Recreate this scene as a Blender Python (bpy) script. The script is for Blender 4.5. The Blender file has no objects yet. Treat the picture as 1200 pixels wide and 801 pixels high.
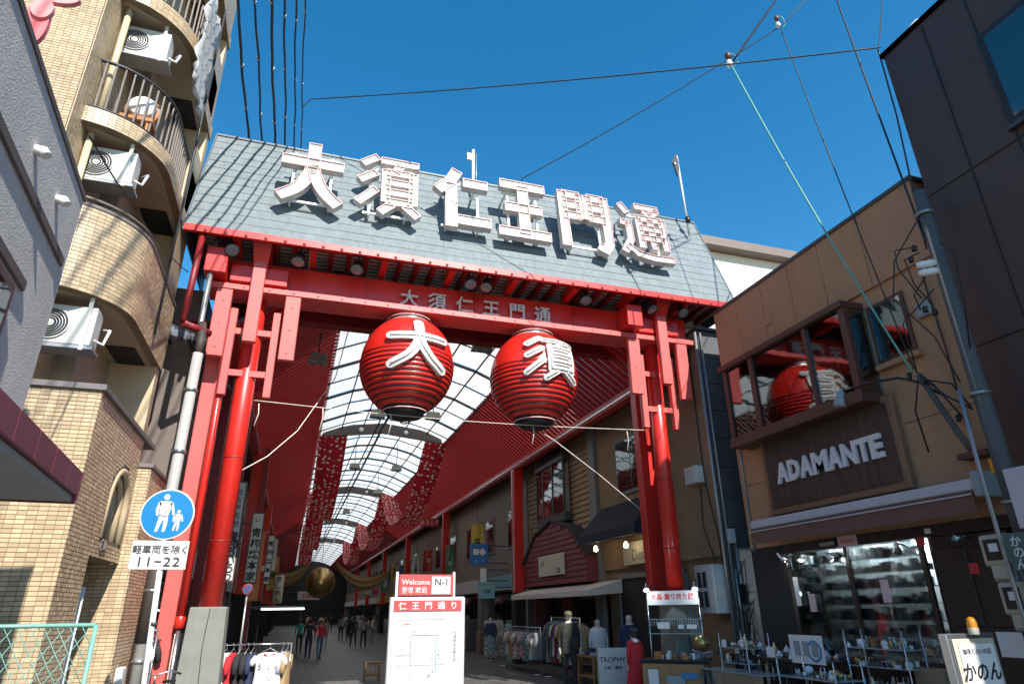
import bpy, bmesh, math, random
from mathutils import Vector, Matrix
random.seed(7)
PI = math.pi
scene = bpy.context.scene
COL = scene.collection
# ------------------------------------------------------------------ camera
def make_camera():
    yaw, pitch, roll = (math.radians(a) for a in (18.262, 22.661, -0.773))
    f = Vector((math.sin(yaw)*math.cos(pitch), math.cos(yaw)*math.cos(pitch), math.sin(pitch)))
    r = Vector((math.cos(yaw), -math.sin(yaw), 0)); u = r.cross(f)
    r2 = r*math.cos(roll) + u*math.sin(roll); u2 = r2.cross(f)
    cd = bpy.data.cameras.new('camera'); cam = bpy.data.objects.new('camera', cd)
    cd.sensor_width = 36; cd.lens = 750.6/1200*36; cd.clip_start = 0.05; cd.clip_end = 3000
    m = Matrix((r2, u2, -f)).transposed().to_4x4(); m.translation = (0, 0, 1.85)
    cam.matrix_world = m; COL.objects.link(cam); scene.camera = cam
make_camera()
# ------------------------------------------------------------------ light
SUN_TO = Vector((0.21, -1.0, 0.88)).normalized()          # towards the sun
SKY_STRENGTH, SUN_STRENGTH, EXPOSURE = 0.125, 5.0, 0.82
w = bpy.data.worlds.new('World'); scene.world = w; w.use_nodes = True
nt = w.node_tree; nt.nodes.clear()
sky = nt.nodes.new('ShaderNodeTexSky'); sky.sky_type = 'NISHITA'; sky.sun_disc = False
sky.sun_elevation = math.asin(SUN_TO.z); sky.sun_rotation = math.atan2(SUN_TO.x, SUN_TO.y)
sky.altitude = 0; sky.air_density = 1.0; sky.dust_density = 0.1; sky.ozone_density = 2.0
hs = nt.nodes.new('ShaderNodeHueSaturation'); hs.inputs['Hue'].default_value = 0.49; hs.inputs['Saturation'].default_value = 1.38
bg = nt.nodes.new('ShaderNodeBackground'); bg.inputs[1].default_value = SKY_STRENGTH
ow = nt.nodes.new('ShaderNodeOutputWorld')
nt.links.new(sky.outputs[0], hs.inputs['Color']); nt.links.new(hs.outputs[0], bg.inputs[0]); nt.links.new(bg.outputs[0], ow.inputs[0])
sd = bpy.data.lights.new('sun', 'SUN'); sd.energy = SUN_STRENGTH; sd.angle = math.radians(0.53); sd.color = (1.0, 0.955, 0.88)
so = bpy.data.objects.new('sun', sd); so.rotation_euler = SUN_TO.to_track_quat('Z', 'Y').to_euler(); so.location = (0, 0, 40)
COL.objects.link(so)
vs = scene.view_settings; vs.view_transform = 'Standard'; vs.look = 'None'; vs.exposure = EXPOSURE; vs.gamma = 1; vs.use_curve_mapping = False
scene.render.engine = 'CYCLES'
scene.cycles.max_bounces = 8; scene.cycles.transparent_max_bounces = 12
# ------------------------------------------------------------------ materials
MATS = {}
def mat(name, col, rough=0.6, metal=0.0, var=0.12, scale=3.0, bump=0.0, bscale=40.0, spec=0.5, dirt=0.0, dcol=(0.06, 0.05, 0.04), island=0.0,
        emit=None, estr=0.0, alpha=1.0, trans=0.0, streak=0.0, coat=0.0):
    m = bpy.data.materials.new(name); m.use_nodes = True; MATS[name] = m
    nt = m.node_tree; N = nt.nodes; L = nt.links; b = N['Principled BSDF']
    b.inputs['Roughness'].default_value = rough; b.inputs['Metallic'].default_value = metal
    b.inputs['Specular IOR Level'].default_value = spec
    if coat: b.inputs['Coat Weight'].default_value = coat; b.inputs['Coat Roughness'].default_value = 0.12
    if trans: b.inputs['Transmission Weight'].default_value = trans
    b.inputs['Alpha'].default_value = alpha
    tc = N.new('ShaderNodeTexCoord')
    rgb = N.new('ShaderNodeRGB'); rgb.outputs[0].default_value = (*col, 1); cur = rgb.outputs[0]
    def mul(cur, fac_out, lo, hi):
        mr = N.new('ShaderNodeMapRange'); mr.inputs['To Min'].default_value = lo; mr.inputs['To Max'].default_value = hi
        L.new(fac_out, mr.inputs['Value'])
        mx = N.new('ShaderNodeMix'); mx.data_type = 'RGBA'; mx.blend_type = 'MULTIPLY'; mx.inputs[0].default_value = 1
        L.new(cur, mx.inputs[6]); L.new(mr.outputs[0], mx.inputs[7]); return mx.outputs[2]
    if var:
        nz = N.new('ShaderNodeTexNoise'); nz.inputs['Scale'].default_value = scale; nz.inputs['Detail'].default_value = 6; nz.inputs['Roughness'].default_value = 0.65
        L.new(tc.outputs['Object'], nz.inputs['Vector'])
        cur = mul(cur, nz.outputs['Fac'], 1-var*1.6, 1+var*1.2)
        mr = N.new('ShaderNodeMapRange'); mr.inputs['To Min'].default_value = max(0.03, rough-0.12); mr.inputs['To Max'].default_value = min(1, rough+0.12)
        L.new(nz.outputs['Fac'], mr.inputs['Value']); L.new(mr.outputs[0], b.inputs['Roughness'])
    if island:
        ge = N.new('ShaderNodeNewGeometry'); cur = mul(cur, ge.outputs['Random Per Island'], 1-island, 1+island*0.7)
    if streak:
        mp = N.new('ShaderNodeMapping'); mp.inputs['Scale'].default_value = (7, 7, 0.35); L.new(tc.outputs['Object'], mp.inputs['Vector'])
        n2 = N.new('ShaderNodeTexNoise'); n2.inputs['Scale'].default_value = 1.3; n2.inputs['Detail'].default_value = 5; L.new(mp.outputs[0], n2.inputs['Vector'])
        cur = mul(cur, n2.outputs['Fac'], 1-streak*1.5, 1+streak)
    if dirt:
        n3 = N.new('ShaderNodeTexNoise'); n3.inputs['Scale'].default_value = scale*0.6; n3.inputs['Detail'].default_value = 8; n3.inputs['Roughness'].default_value = 0.7
        L.new(tc.outputs['Object'], n3.inputs['Vector'])
        cr = N.new('ShaderNodeMapRange'); cr.inputs['From Min'].default_value = 0.52; cr.inputs['From Max'].default_value = 0.75; cr.inputs['To Max'].default_value = dirt
        L.new(n3.outputs['Fac'], cr.inputs['Value'])
        mx = N.new('ShaderNodeMix'); mx.data_type = 'RGBA'; L.new(cr.outputs[0], mx.inputs[0]); L.new(cur, mx.inputs[6]); mx.inputs[7].default_value = (*dcol, 1); cur = mx.outputs[2]
    L.new(cur, b.inputs['Base Color'])
    if bump:
        nb = N.new('ShaderNodeTexNoise'); nb.inputs['Scale'].default_value = bscale; nb.inputs['Detail'].default_value = 4; L.new(tc.outputs['Object'], nb.inputs['Vector'])
        bp = N.new('ShaderNodeBump'); bp.inputs['Strength'].default_value = bump; bp.inputs['Distance'].default_value = 0.02
        L.new(nb.outputs['Fac'], bp.inputs['Height']); L.new(bp.outputs[0], b.inputs['Normal'])
    if emit: b.inputs['Emission Color'].default_value = (*emit, 1); b.inputs['Emission Strength'].default_value = estr
    return m
def glass(name, col=(0.02, 0.025, 0.03), trans=0.5, rough=0.03, refl=0.9):
    """thin window pane: see-through tint mixed with a sharp reflection"""
    m = bpy.data.materials.new(name); m.use_nodes = True; MATS[name] = m
    nt = m.node_tree; N = nt.nodes; L = nt.links; N.clear()
    o = N.new('ShaderNodeOutputMaterial'); t = N.new('ShaderNodeBsdfTransparent'); t.inputs[0].default_value = (trans, trans*1.02, trans*1.02, 1)
    g = N.new('ShaderNodeBsdfGlossy'); g.inputs[0].default_value = (0.9, 0.95, 0.95, 1); g.inputs['Roughness'].default_value = rough
    fr = N.new('ShaderNodeFresnel'); fr.inputs[0].default_value = 1.52
    tc = N.new('ShaderNodeTexCoord'); nb = N.new('ShaderNodeTexNoise'); nb.inputs['Scale'].default_value = 1.6; L.new(tc.outputs['Object'], nb.inputs['Vector'])
    bp = N.new('ShaderNodeBump'); bp.inputs['Strength'].default_value = 0.06; bp.inputs['Distance'].default_value = 0.05; L.new(nb.outputs['Fac'], bp.inputs['Height'])
    L.new(bp.outputs[0], g.inputs['Normal']); L.new(bp.outputs[0], fr.inputs['Normal'])
    mr = N.new('ShaderNodeMapRange'); mr.inputs['From Max'].default_value = 0.6; mr.inputs['To Min'].default_value = 0.05; mr.inputs['To Max'].default_value = refl
    L.new(fr.outputs[0], mr.inputs['Value'])
    x = N.new('ShaderNodeMixShader'); L.new(mr.outputs[0], x.inputs[0]); L.new(t.outputs[0], x.inputs[1]); L.new(g.outputs[0], x.inputs[2]); L.new(x.outputs[0], o.inputs[0])
    return m
def skylight_mat():
    m = bpy.data.materials.new('skylight'); m.use_nodes = True; MATS['skylight'] = m
    nt = m.node_tree; N = nt.nodes; L = nt.links; N.clear()
    o = N.new('ShaderNodeOutputMaterial'); t = N.new('ShaderNodeBsdfTranslucent'); d = N.new('ShaderNodeBsdfDiffuse')
    tc = N.new('ShaderNodeTexCoord'); nz = N.new('ShaderNodeTexNoise'); nz.inputs['Scale'].default_value = 0.9; nz.inputs['Detail'].default_value = 5
    L.new(tc.outputs['Object'], nz.inputs['Vector'])
    cr = N.new('ShaderNodeMix'); cr.data_type = 'RGBA'; L.new(nz.outputs['Fac'], cr.inputs[0]); cr.inputs[6].default_value = (0.66, 0.65, 0.61, 1); cr.inputs[7].default_value = (0.92, 0.89, 0.84, 1)
    L.new(cr.outputs[2], t.inputs[0]); L.new(cr.outputs[2], d.inputs[0])
    x = N.new('ShaderNodeMixShader'); x.inputs[0].default_value = 0.72; L.new(d.outputs[0], x.inputs[1]); L.new(t.outputs[0], x.inputs[2]); L.new(x.outputs[0], o.inputs[0])
skylight_mat()
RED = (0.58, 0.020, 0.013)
mat('red', RED, 0.38, var=0.12, scale=1.5, coat=0.15, dirt=0.35, dcol=(0.24, 0.015, 0.012), streak=0.07)
mat('red_board', (0.60, 0.095, 0.085), 0.46, var=0.12, scale=1.2, streak=0.10, dirt=0.2, dcol=(.27, .05, .045))
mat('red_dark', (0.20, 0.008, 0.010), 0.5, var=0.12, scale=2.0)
mat('red_slat', (0.50, 0.014, 0.016), 0.45, var=0.12, scale=1.0)
mat('lantern_red', (0.60, 0.018, 0.012), 0.36, var=0.08, scale=2.0, coat=0.2, streak=.06)
mat('black', (0.012, 0.012, 0.013), 0.45, var=0.2)
mat('black_matte', (0.018, 0.017, 0.017), 0.85, var=0.25, scale=6)
mat('chrome', (0.55, 0.56, 0.58), 0.25, metal=0.9, var=0.1)
mat('steel', (0.32, 0.33, 0.34), 0.42, metal=0.6, var=0.12)
mat('roof_slate', (0.165, 0.195, 0.205), 0.62, var=0.10, scale=1.1, island=0.12, streak=0.24, dirt=.25, dcol=(.11, .13, .135), bump=0.15, bscale=60)
mat('roof_edge', (0.10, 0.13, 0.15), 0.5)
mat('white_paint', (0.78, 0.77, 0.74), 0.45, var=0.05, streak=0.05)
mat('letter_white', (0.60, 0.56, 0.53), 0.5, var=0.09, scale=5, streak=0.14)
mat('letter_rim', (0.56, 0.26, 0.25), 0.4, var=0.08)
mat('soffit_panel', (0.42, 0.38, 0.36), 0.8, var=0.15, scale=2.5)
mat('concrete', (0.20, 0.205, 0.178), 0.9, var=0.16, scale=4, bump=0.3, bscale=90, dirt=0.4, dcol=(0.09, 0.09, 0.08), streak=0.10)
mat('white_tube', (0.85, 0.82, 0.80), 0.15, var=0.0)
mat('pink_tube', (0.80, 0.42, 0.40), 0.2, var=0.0)
mat('lamp_glass', (0.16, 0.19, 0.21), 0.08, var=0.05, spec=0.8)
mat('bulb', (1, 0.9, 0.7), 0.4, var=0, emit=(1.0, 0.78, 0.45), estr=14)
mat('bulb_white', (1, 1, 1), 0.4, var=0, emit=(0.95, 1.0, 1.0), estr=12)
# ------------------------------------------------------------------ mesh helpers
V = Vector
class MB:
    def __init__(s): s.v = []; s.f = []; s.sm = []
    def poly(s, pts, smooth=False):
        i = len(s.v); s.v += [tuple(p) for p in pts]; s.f.append(tuple(range(i, i+len(pts)))); s.sm.append(smooth); return s
    def mesh(s, vs, fs, smooth=False):
        i = len(s.v); s.v += [tuple(p) for p in vs]; s.f += [tuple(i+k for k in f) for f in fs]; s.sm += [smooth]*len(fs); return s
    def box(s, x0, x1, y0, y1, z0, z1):
        x0, x1 = min(x0, x1), max(x0, x1); y0, y1 = min(y0, y1), max(y0, y1); z0, z1 = min(z0, z1), max(z0, z1)
        return s.hexa([(x0,y0,z0),(x1,y0,z0),(x1,y1,z0),(x0,y1,z0)], [(x0,y0,z1),(x1,y0,z1),(x1,y1,z1),(x0,y1,z1)])
    def hexa(s, a, b):
        n = len(a); fs = [tuple(reversed(range(n))), tuple(range(n, 2*n))] + [(k, (k+1) % n, n+(k+1) % n, n+k) for k in range(n)]
        return s.mesh(list(a)+list(b), fs)
    def prism(s, pts, vec):
        vec = V(vec); return s.hexa([V(p) for p in pts], [V(p)+vec for p in pts])
    def obox(s, c, ax, ay, az):          # centre and three half-axis vectors
        c, ax, ay, az = V(c), V(ax), V(ay), V(az)
        return s.hexa([c-ax-ay-az, c+ax-ay-az, c+ax+ay-az, c-ax+ay-az], [c-ax-ay+az, c+ax-ay+az, c+ax+ay+az, c-ax+ay+az])
    def bar(s, p0, p1, w, h=None, up=(0, 0, 1)):   # rectangular bar between two points
        p0, p1 = V(p0), V(p1); d = (p1-p0); a = d.normalized(); up = V(up)
        if abs(a.dot(up)) > 0.99: up = V((0, 1, 0))
        sd = a.cross(up).normalized(); u = sd.cross(a); h = w if h is None else h
        return s.obox((p0+p1)/2, d/2, sd*w/2, u*h/2)
    def tube(s, pts, r, n=8, smooth=True, r1=None, closed=False):
        pts = [V(p) for p in pts]; m = len(pts); vs = []; fs = []
        prev = None
        for k, p in enumerate(pts):
            if closed: t = pts[(k+1) % m]-pts[k-1]
            else: t = pts[min(k+1, m-1)]-pts[max(k-1, 0)]
            t = t.normalized() if t.length > 1e-9 else V((0, 0, 1))
            if prev is None:
                a = V((0, 0, 1)) if abs(t.z) < 0.9 else V((1, 0, 0)); e = t.cross(a).normalized()
            else: e = (prev - t*prev.dot(t)).normalized()
            prev = e; g = t.cross(e); rr = r if r1 is None else r+(r1-r)*k/max(1, m-1)
            vs += [p + (e*math.cos(2*PI*j/n) + g*math.sin(2*PI*j/n))*rr for j in range(n)]
        for k in range(m if closed else m-1):
            k2 = (k+1) % m
            for j in range(n): fs.append((k*n+j, k*n+(j+1) % n, k2*n+(j+1) % n, k2*n+j))
        i = len(s.v); s.mesh(vs, fs, smooth)
        if not closed:
            s.f += [tuple(i+j for j in reversed(range(n))), tuple(i+(m-1)*n+j for j in range(n))]; s.sm += [False, False]
        return s
    def lathe(s, c, prof, n=24, smooth=True, axis=(0, 0, 1), a0=0, a1=2*PI):
        c = V(c); ax = V(axis).normalized(); e = ax.cross(V((1, 0, 0)) if abs(ax.x) < 0.9 else V((0, 1, 0))).normalized(); g = ax.cross(e)
        full = abs(a1-a0-2*PI) < 1e-6; nn = n if full else n+1; vs = []; fs = []
        for r, z in prof:
            for j in range(nn):
                a = a0+(a1-a0)*j/n; vs.append(c+ax*z+(e*math.cos(a)+g*math.sin(a))*r)
        for k in range(len(prof)-1):
            for j in range(n):
                j2 = (j+1) % nn; fs.append((k*nn+j, k*nn+j2, (k+1)*nn+j2, (k+1)*nn+j))
        return s.mesh(vs, fs, smooth)
    def sheet(s, rows, smooth=True, thick=None):
        m, n = len(rows), len(rows[0]); vs = [V(p) for r in rows for p in r]
        fs = [(k*n+j, k*n+j+1, (k+1)*n+j+1, (k+1)*n+j) for k in range(m-1) for j in range(n-1)]
        return s.mesh(vs, fs, smooth)
    def xf(s, o, r, u, n=None):          # reinterpret local x,y,z on a plane: origin, right, up, normal
        o, r, u = V(o), V(r), V(u); n = r.cross(u) if n is None else V(n)
        s.v = [tuple(o+r*p[0]+u*p[1]+n*p[2]) for p in s.v]; return s
    def build(s, name, m, parent=None, bevel=0.0, seg=1, **props):
        me = bpy.data.meshes.new(name); me.from_pydata(s.v, [], s.f); me.update()
        me.polygons.foreach_set('use_smooth', s.sm)
        bmn = bmesh.new(); bmn.from_mesh(me); bmesh.ops.recalc_face_normals(bmn, faces=bmn.faces); bmn.to_mesh(me); bmn.free()
        if m: me.materials.append(MATS[m])
        o = bpy.data.objects.new(name, me); COL.objects.link(o)
        if bevel:
            b = o.modifiers.new('bevel', 'BEVEL'); b.width = bevel; b.segments = seg; b.limit_method = 'ANGLE'
        put(o, parent)
        for k, v in props.items(): o[k] = v
        return o
WL = {}
def put(o, parent):
    if parent is not None:
        o.parent = parent; o.location = -WL[parent.name]
    WL[o.name] = V((0, 0, 0))
def thing(name, label, cat, loc=(0, 0, 0), group=None):
    o = bpy.data.objects.new(name, None); COL.objects.link(o); o.location = loc; o.empty_display_size = 0.2
    WL[o.name] = V(loc); o['label'] = label; o['category'] = cat
    if group: o['group'] = group
    return o
def tag(o, label, cat, group=None):
    o['label'] = label; o['category'] = cat
    if group: o['group'] = group
    return o
def copy_tree(src, parent=None, loc=None, rotz=None, label=None, scale=None):
    c = src.copy(); COL.objects.link(c)
    if parent is not None: c.parent = parent
    for ch in src.children: copy_tree(ch, c)
    if loc is not None: c.location = loc
    if rotz is not None: c.rotation_euler = (0, 0, rotz)
    if scale is not None: c.scale = (scale,)*3 if not hasattr(scale, '__len__') else scale
    if label: c['label'] = label
    return c
TXT = {}
def text_mb(s, size=1.0, bold=0.0, depth=0.01, align='CENTER', sx=1.0, vertical=False, pitch=1.06, shear=0):
    """lettering as geometry in the local xy plane, centred on the origin"""
    mb = MB()
    if vertical:
        for k, ch in enumerate(s):
            t = text_mb(ch, size, bold, depth, 'CENTER', sx); i = len(mb.v)
            oy = (len(s)-1)/2*size*pitch - k*size*pitch
            mb.v += [(p[0], p[1]+oy, p[2]) for p in t.v]; mb.f += [tuple(i+q for q in f) for f in t.f]; mb.sm += t.sm
        return mb
    key = (s, bold, shear)
    if key not in TXT:
        cu = bpy.data.curves.new('lettering', 'FONT'); cu.body = s; cu.align_x = 'LEFT'; cu.size = 1; cu.offset = bold; cu.resolution_u = 2; cu.shear = shear
        ob = bpy.data.objects.new('lettering_tmp', cu); COL.objects.link(ob)
        me = bpy.data.meshes.new_from_object(ob)
        vs = [tuple(v.co) for v in me.vertices]; fs = [tuple(p.vertices) for p in me.polygons]
        bpy.data.objects.remove(ob); bpy.data.curves.remove(cu); bpy.data.meshes.remove(me)
        # join coincident points so the outline can be raised
        TXT[key] = (vs, fs)
    vs, fs = TXT[key]
    if not vs: return mb
    x0 = min(v[0] for v in vs); x1 = max(v[0] for v in vs); y0 = min(v[1] for v in vs); y1 = max(v[1] for v in vs)
    cx = {'CENTER': (x0+x1)/2, 'LEFT': x0, 'RIGHT': x1}[align]; cy = (y0+y1)/2
    n = len(vs); P = [((v[0]-cx)*size*sx, (v[1]-cy)*size) for v in vs]
    bm = bmesh.new(); bv = [bm.verts.new((p[0], p[1], 0)) for p in P]
    for f in fs:
        try: bm.faces.new([bv[k] for k in f])
        except ValueError: pass
    bmesh.ops.remove_doubles(bm, verts=bm.verts, dist=size*1e-4)
    if depth:
        bmesh.ops.recalc_face_normals(bm, faces=bm.faces)
        r = bmesh.ops.extrude_face_region(bm, geom=list(bm.faces)); 
        for g in r['geom']:
            if isinstance(g, bmesh.types.BMVert): g.co.z += depth
    bm.verts.index_update()
    mb.mesh([v.co.copy() for v in bm.verts], [[v.index for v in f.verts] for f in bm.faces]); bm.free(); return mb
def letter(parent, s, o, r, u, size, m, bold=0.0, depth=0.012, name='lettering', **k):
    mb = text_mb(s, size, bold, depth, **k)
    if not mb.v: return None
    r = V(r).normalized(); u = V(u).normalized()
    return mb.xf(o, r, u).build(name, m, parent)
def rnd(a, b): return a+(b-a)*random.random()
# ================================================================== ground
g = MB(); g.poly([(-120, -60, 0), (140, -60, 0), (140, 260, 0), (-120, 260, 0)])
def ground_mat(name, c1, c2, cm, sc, bw, bh):
    m = bpy.data.materials.new(name); m.use_nodes = True; MATS[name] = m; N = m.node_tree.nodes; L = m.node_tree.links; b = N['Principled BSDF']
    tc = N.new('ShaderNodeTexCoord'); br = N.new('ShaderNodeTexBrick'); br.inputs['Scale'].default_value = sc
    br.inputs['Color1'].default_value = (*c1, 1); br.inputs['Color2'].default_value = (*c2, 1); br.inputs['Mortar'].default_value = (*cm, 1)
    br.inputs['Mortar Size'].default_value = 0.025; br.inputs['Brick Width'].default_value = bw; br.inputs['Row Height'].default_value = bh
    L.new(tc.outputs['Object'], br.inputs['Vector'])
    nz = N.new('ShaderNodeTexNoise'); nz.inputs['Scale'].default_value = 1.2; nz.inputs['Detail'].default_value = 7; L.new(tc.outputs['Object'], nz.inputs['Vector'])
    mr = N.new('ShaderNodeMapRange'); mr.inputs['To Min'].default_value = 0.6; mr.inputs['To Max'].default_value = 1.35; L.new(nz.outputs['Fac'], mr.inputs['Value'])
    mx = N.new('ShaderNodeMix'); mx.data_type = 'RGBA'; mx.blend_type = 'MULTIPLY'; mx.inputs[0].default_value = 1
    L.new(br.outputs['Color'], mx.inputs[6]); L.new(mr.outputs[0], mx.inputs[7]); L.new(mx.outputs[2], b.inputs['Base Color'])
    b.inputs['Roughness'].default_value = 0.55
    bp = N.new('ShaderNodeBump'); bp.inputs['Strength'].default_value = 0.4; bp.inputs['Distance'].default_value = 0.01
    L.new(br.outputs['Fac'], bp.inputs['Height']); bp.invert = True; L.new(bp.outputs[0], b.inputs['Normal'])
ground_mat('asphalt', (0.055, 0.055, 0.056), (0.05, 0.05, 0.05), (0.053, 0.053, 0.053), 0.1, 1, 1)
ground_mat('paving', (0.12, 0.118, 0.115), (0.095, 0.092, 0.09), (0.05, 0.048, 0.047), 1.0, 0.6, 0.3)
g.build('ground', 'asphalt', kind='structure')
p = MB(); p.poly([(-2.6, -4, 0.004), (9.3, -4, 0.004), (9.3, 140, 0.004), (-2.6, 140, 0.004)]); p.build('arcade_pavement', 'paving', kind='structure')
# ================================================================== gate
GX = 3.35
gate = thing('arcade_gate', 'big red arcade entrance gate with blue-grey slate roof carrying large white characters', 'gate', (GX, 13.05, 0))
EY, EZ, RY, RZ = 12.0, 8.82, 13.26, 12.0       # eave and ridge in section
RX0, RX1 = -2.69, 9.89
sl = V((0, RY-EY, RZ-EZ)); SL = sl.length; sdir = sl/SL; sn = V((0, -sdir.z, sdir.y))
# columns
for sx, cx in ((-1, -1.27), (1, 7.97)):
    c = MB(); c.tube([(cx, 13.05, 1.9), (cx, 13.05, 8.7)], 0.185, 28, r1=0.18); col = c.build('column', 'red', gate)
    for zj in (4.55, 3.05):
        MB().lathe((cx, 13.05, zj), [(0.183, -0.012), (0.19, -0.008), (0.19, 0.008), (0.183, 0.012)], 28).build('joint_ring', 'red_dark', col)
    b = MB(); b.hexa([(cx-.36, 12.7, 0), (cx+.36, 12.7, 0), (cx+.36, 13.4, 0), (cx-.36, 13.4, 0)], [(cx-.29, 12.77, 1.96), (cx+.29, 12.77, 1.96), (cx+.29, 13.33, 1.96), (cx-.29, 13.33, 1.96)])
    bb = b.build('concrete_base', 'concrete', gate, bevel=0.025, seg=2)
    MB().tube([(cx-.02, 12.695, .1), (cx+.03, 12.72, .8), (cx, 12.735, 1.3), (cx+.03, 12.762, 1.94)], 0.006, 5).build('crack', 'black_matte', bb)
    # hanging boards
    for dx, y0, y1, z0, z1, hw in ((-.60, 12.62, 12.74, 6.42, 7.86, .15), (.71, 12.62, 12.74, 6.46, 7.86, .15), (0.0, 12.42, 12.56, 6.70, 8.46, .125)):
        MB().box(cx+dx*(1 if sx < 0 else -1)-hw, cx+dx*(1 if sx < 0 else -1)+hw, y0, y1, z0, z1).build('hanging_board', 'red_board', gate, bevel=0.012)
    for dx in (-.60, .71):
        for z in (6.6, 7.1, 7.6): MB().lathe((cx+dx*(1 if sx < 0 else -1), 12.62, z), [(0, .012), (.016, .010), (.02, 0)], 8, axis=(0, -1, 0)).build('bolt', 'red_board', gate)
    # ladders either side of the column
    for dx in (-.39, .43):
        d = dx*(1 if sx < 0 else -1)
        MB().box(cx+d-.07, cx+d+.07, 12.84, 12.98, 5.73, 7.55).build('ladder_rail', 'red_board', gate, bevel=0.008)
    for z in (7.08, 6.2):
        MB().box(cx-.46, cx+.46, 12.88, 12.95, z-.065, z+.065).build('ladder_rung', 'red_board', gate, bevel=0.006)
    # bracket from the column up to the eave
    MB().hexa([(cx-.13, 12.52, 8.3), (cx+.13, 12.52, 8.3), (cx+.13, 13.2, 8.3), (cx-.13, 13.2, 8.3)], [(cx-.2, 12.16, 8.95), (cx+.2, 12.16, 8.95), (cx+.2, 13.2, 8.95), (cx-.2, 13.2, 8.95)]).build('bracket', 'red', gate, bevel=0.01)
# outer square posts and thin posts
for px0, py, w, zb in ((-2.06, 13.1, .26, 0.0), (7.80, 13.75, .40, 2.2)):
    MB().box(px0, px0+w, py, py+.26, zb, 8.4).build('square_post', 'red_board' if px0 < 0 else 'red', gate, bevel=0.01)
t = MB(); t.tube([(-1.70, 12.98, 1.75), (-1.70, 12.98, 7.6)], .065, 16); tp = t.build('thin_post', 'red', gate)
MB().lathe((-1.70, 12.98, 1.62), [(.04, 0), (.085, .02), (.085, .16), (.066, .2)], 16).build('collar', 'red', tp)
MB().tube([(-1.70, 12.98, 0), (-1.70, 12.98, 1.66)], .035, 10).build('inner_pole', 'chrome', tp)
# main beam with two flanges and front hanging-board header
b = MB(); b.box(-2.2, 8.9, 12.86, 13.24, 8.04, 8.64); beam = b.build('main_beam', 'red', gate, bevel=0.01)
MB().box(-2.22, 8.92, 12.60, 13.28, 7.86, 7.98).build('lower_flange', 'red_board', beam, bevel=0.008)
MB().box(-2.21, 8.91, 12.70, 13.26, 7.983, 8.037).build('upper_flange', 'red_board', beam, bevel=0.006)
for z, yy in ((8.16, 12.3),):
    for cx in (-1.27, 7.97):
        MB().box(cx-.55, cx+.55, 12.6, 12.85, 8.05, 8.42).build('beam_block', 'red', gate, bevel=0.01)
        MB().box(cx-1.0, cx-.6, 12.3, 12.84, 8.05, 8.6).build('beam_block', 'red', gate, bevel=0.01)
for k in range(23):
    MB().lathe((-2.0+k*.48, 12.60, 7.92), [(0, .014), (.016, .012), (.02, 0)], 8, axis=(0, -1, 0)).build('bolt', 'red_board', beam)
for x in (.9, 3.35, 5.8): MB().box(x-.006, x+.006, 12.853, 12.861, 8.05, 8.63).build('weld_seam', 'red_dark', beam)
# rear beam and ties
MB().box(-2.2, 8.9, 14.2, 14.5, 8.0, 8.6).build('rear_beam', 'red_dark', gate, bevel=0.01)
# small white characters on the beam
for k, ch in enumerate('大須仁王門通'):
    letter(gate, ch, (1.83+k*0.63, 12.80, 8.235), (1, 0, 0), (0, 0, 1), 0.42, 'letter_white', bold=0.012, depth=0.06, name='beam_character')
# soffit, rafters, fascia
so_ = MB(); so_.box(RX0+.12, RX1-.12, EY+.14, 15.0, 9.02, 9.06); so_.build('soffit', 'soffit_panel', gate)
for k in range(8):                       # soffit board joints run across
    y = EY+.3+k*.16
    MB().box(RX0+.14, RX1-.14, y, y+.012, 9.005, 9.0205).build('soffit_batten', 'black_matte', gate)
nr = 34
for k in range(nr):
    x = RX0+.2+(RX1-RX0-.4)*k/(nr-1)
    if k % 4 == 2: MB().box(x-.07, x+.07, EY+.14, 13.0, 8.72, 8.93).build('bracket_arm', 'red', gate, bevel=0.006)
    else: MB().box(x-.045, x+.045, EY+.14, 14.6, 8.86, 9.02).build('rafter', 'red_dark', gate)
f = MB(); f.box(RX0, RX1, EY-.03, EY+.05, 8.70, 8.85); fa = f.build('fascia', 'red', gate, bevel=0.006)
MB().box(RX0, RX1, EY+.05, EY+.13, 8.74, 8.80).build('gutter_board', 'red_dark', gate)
for k in range(nr-1):
    x = RX0+.2+(RX1-RX0-.4)*(k+.5)/(nr-1)
    MB().lathe((x, EY-.03, 8.745), [(0.0, .012), (.03, .01), (.034, 0)], 10, axis=(0, -1, 0)).build('fascia_boss', 'red_dark', fa)
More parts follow.
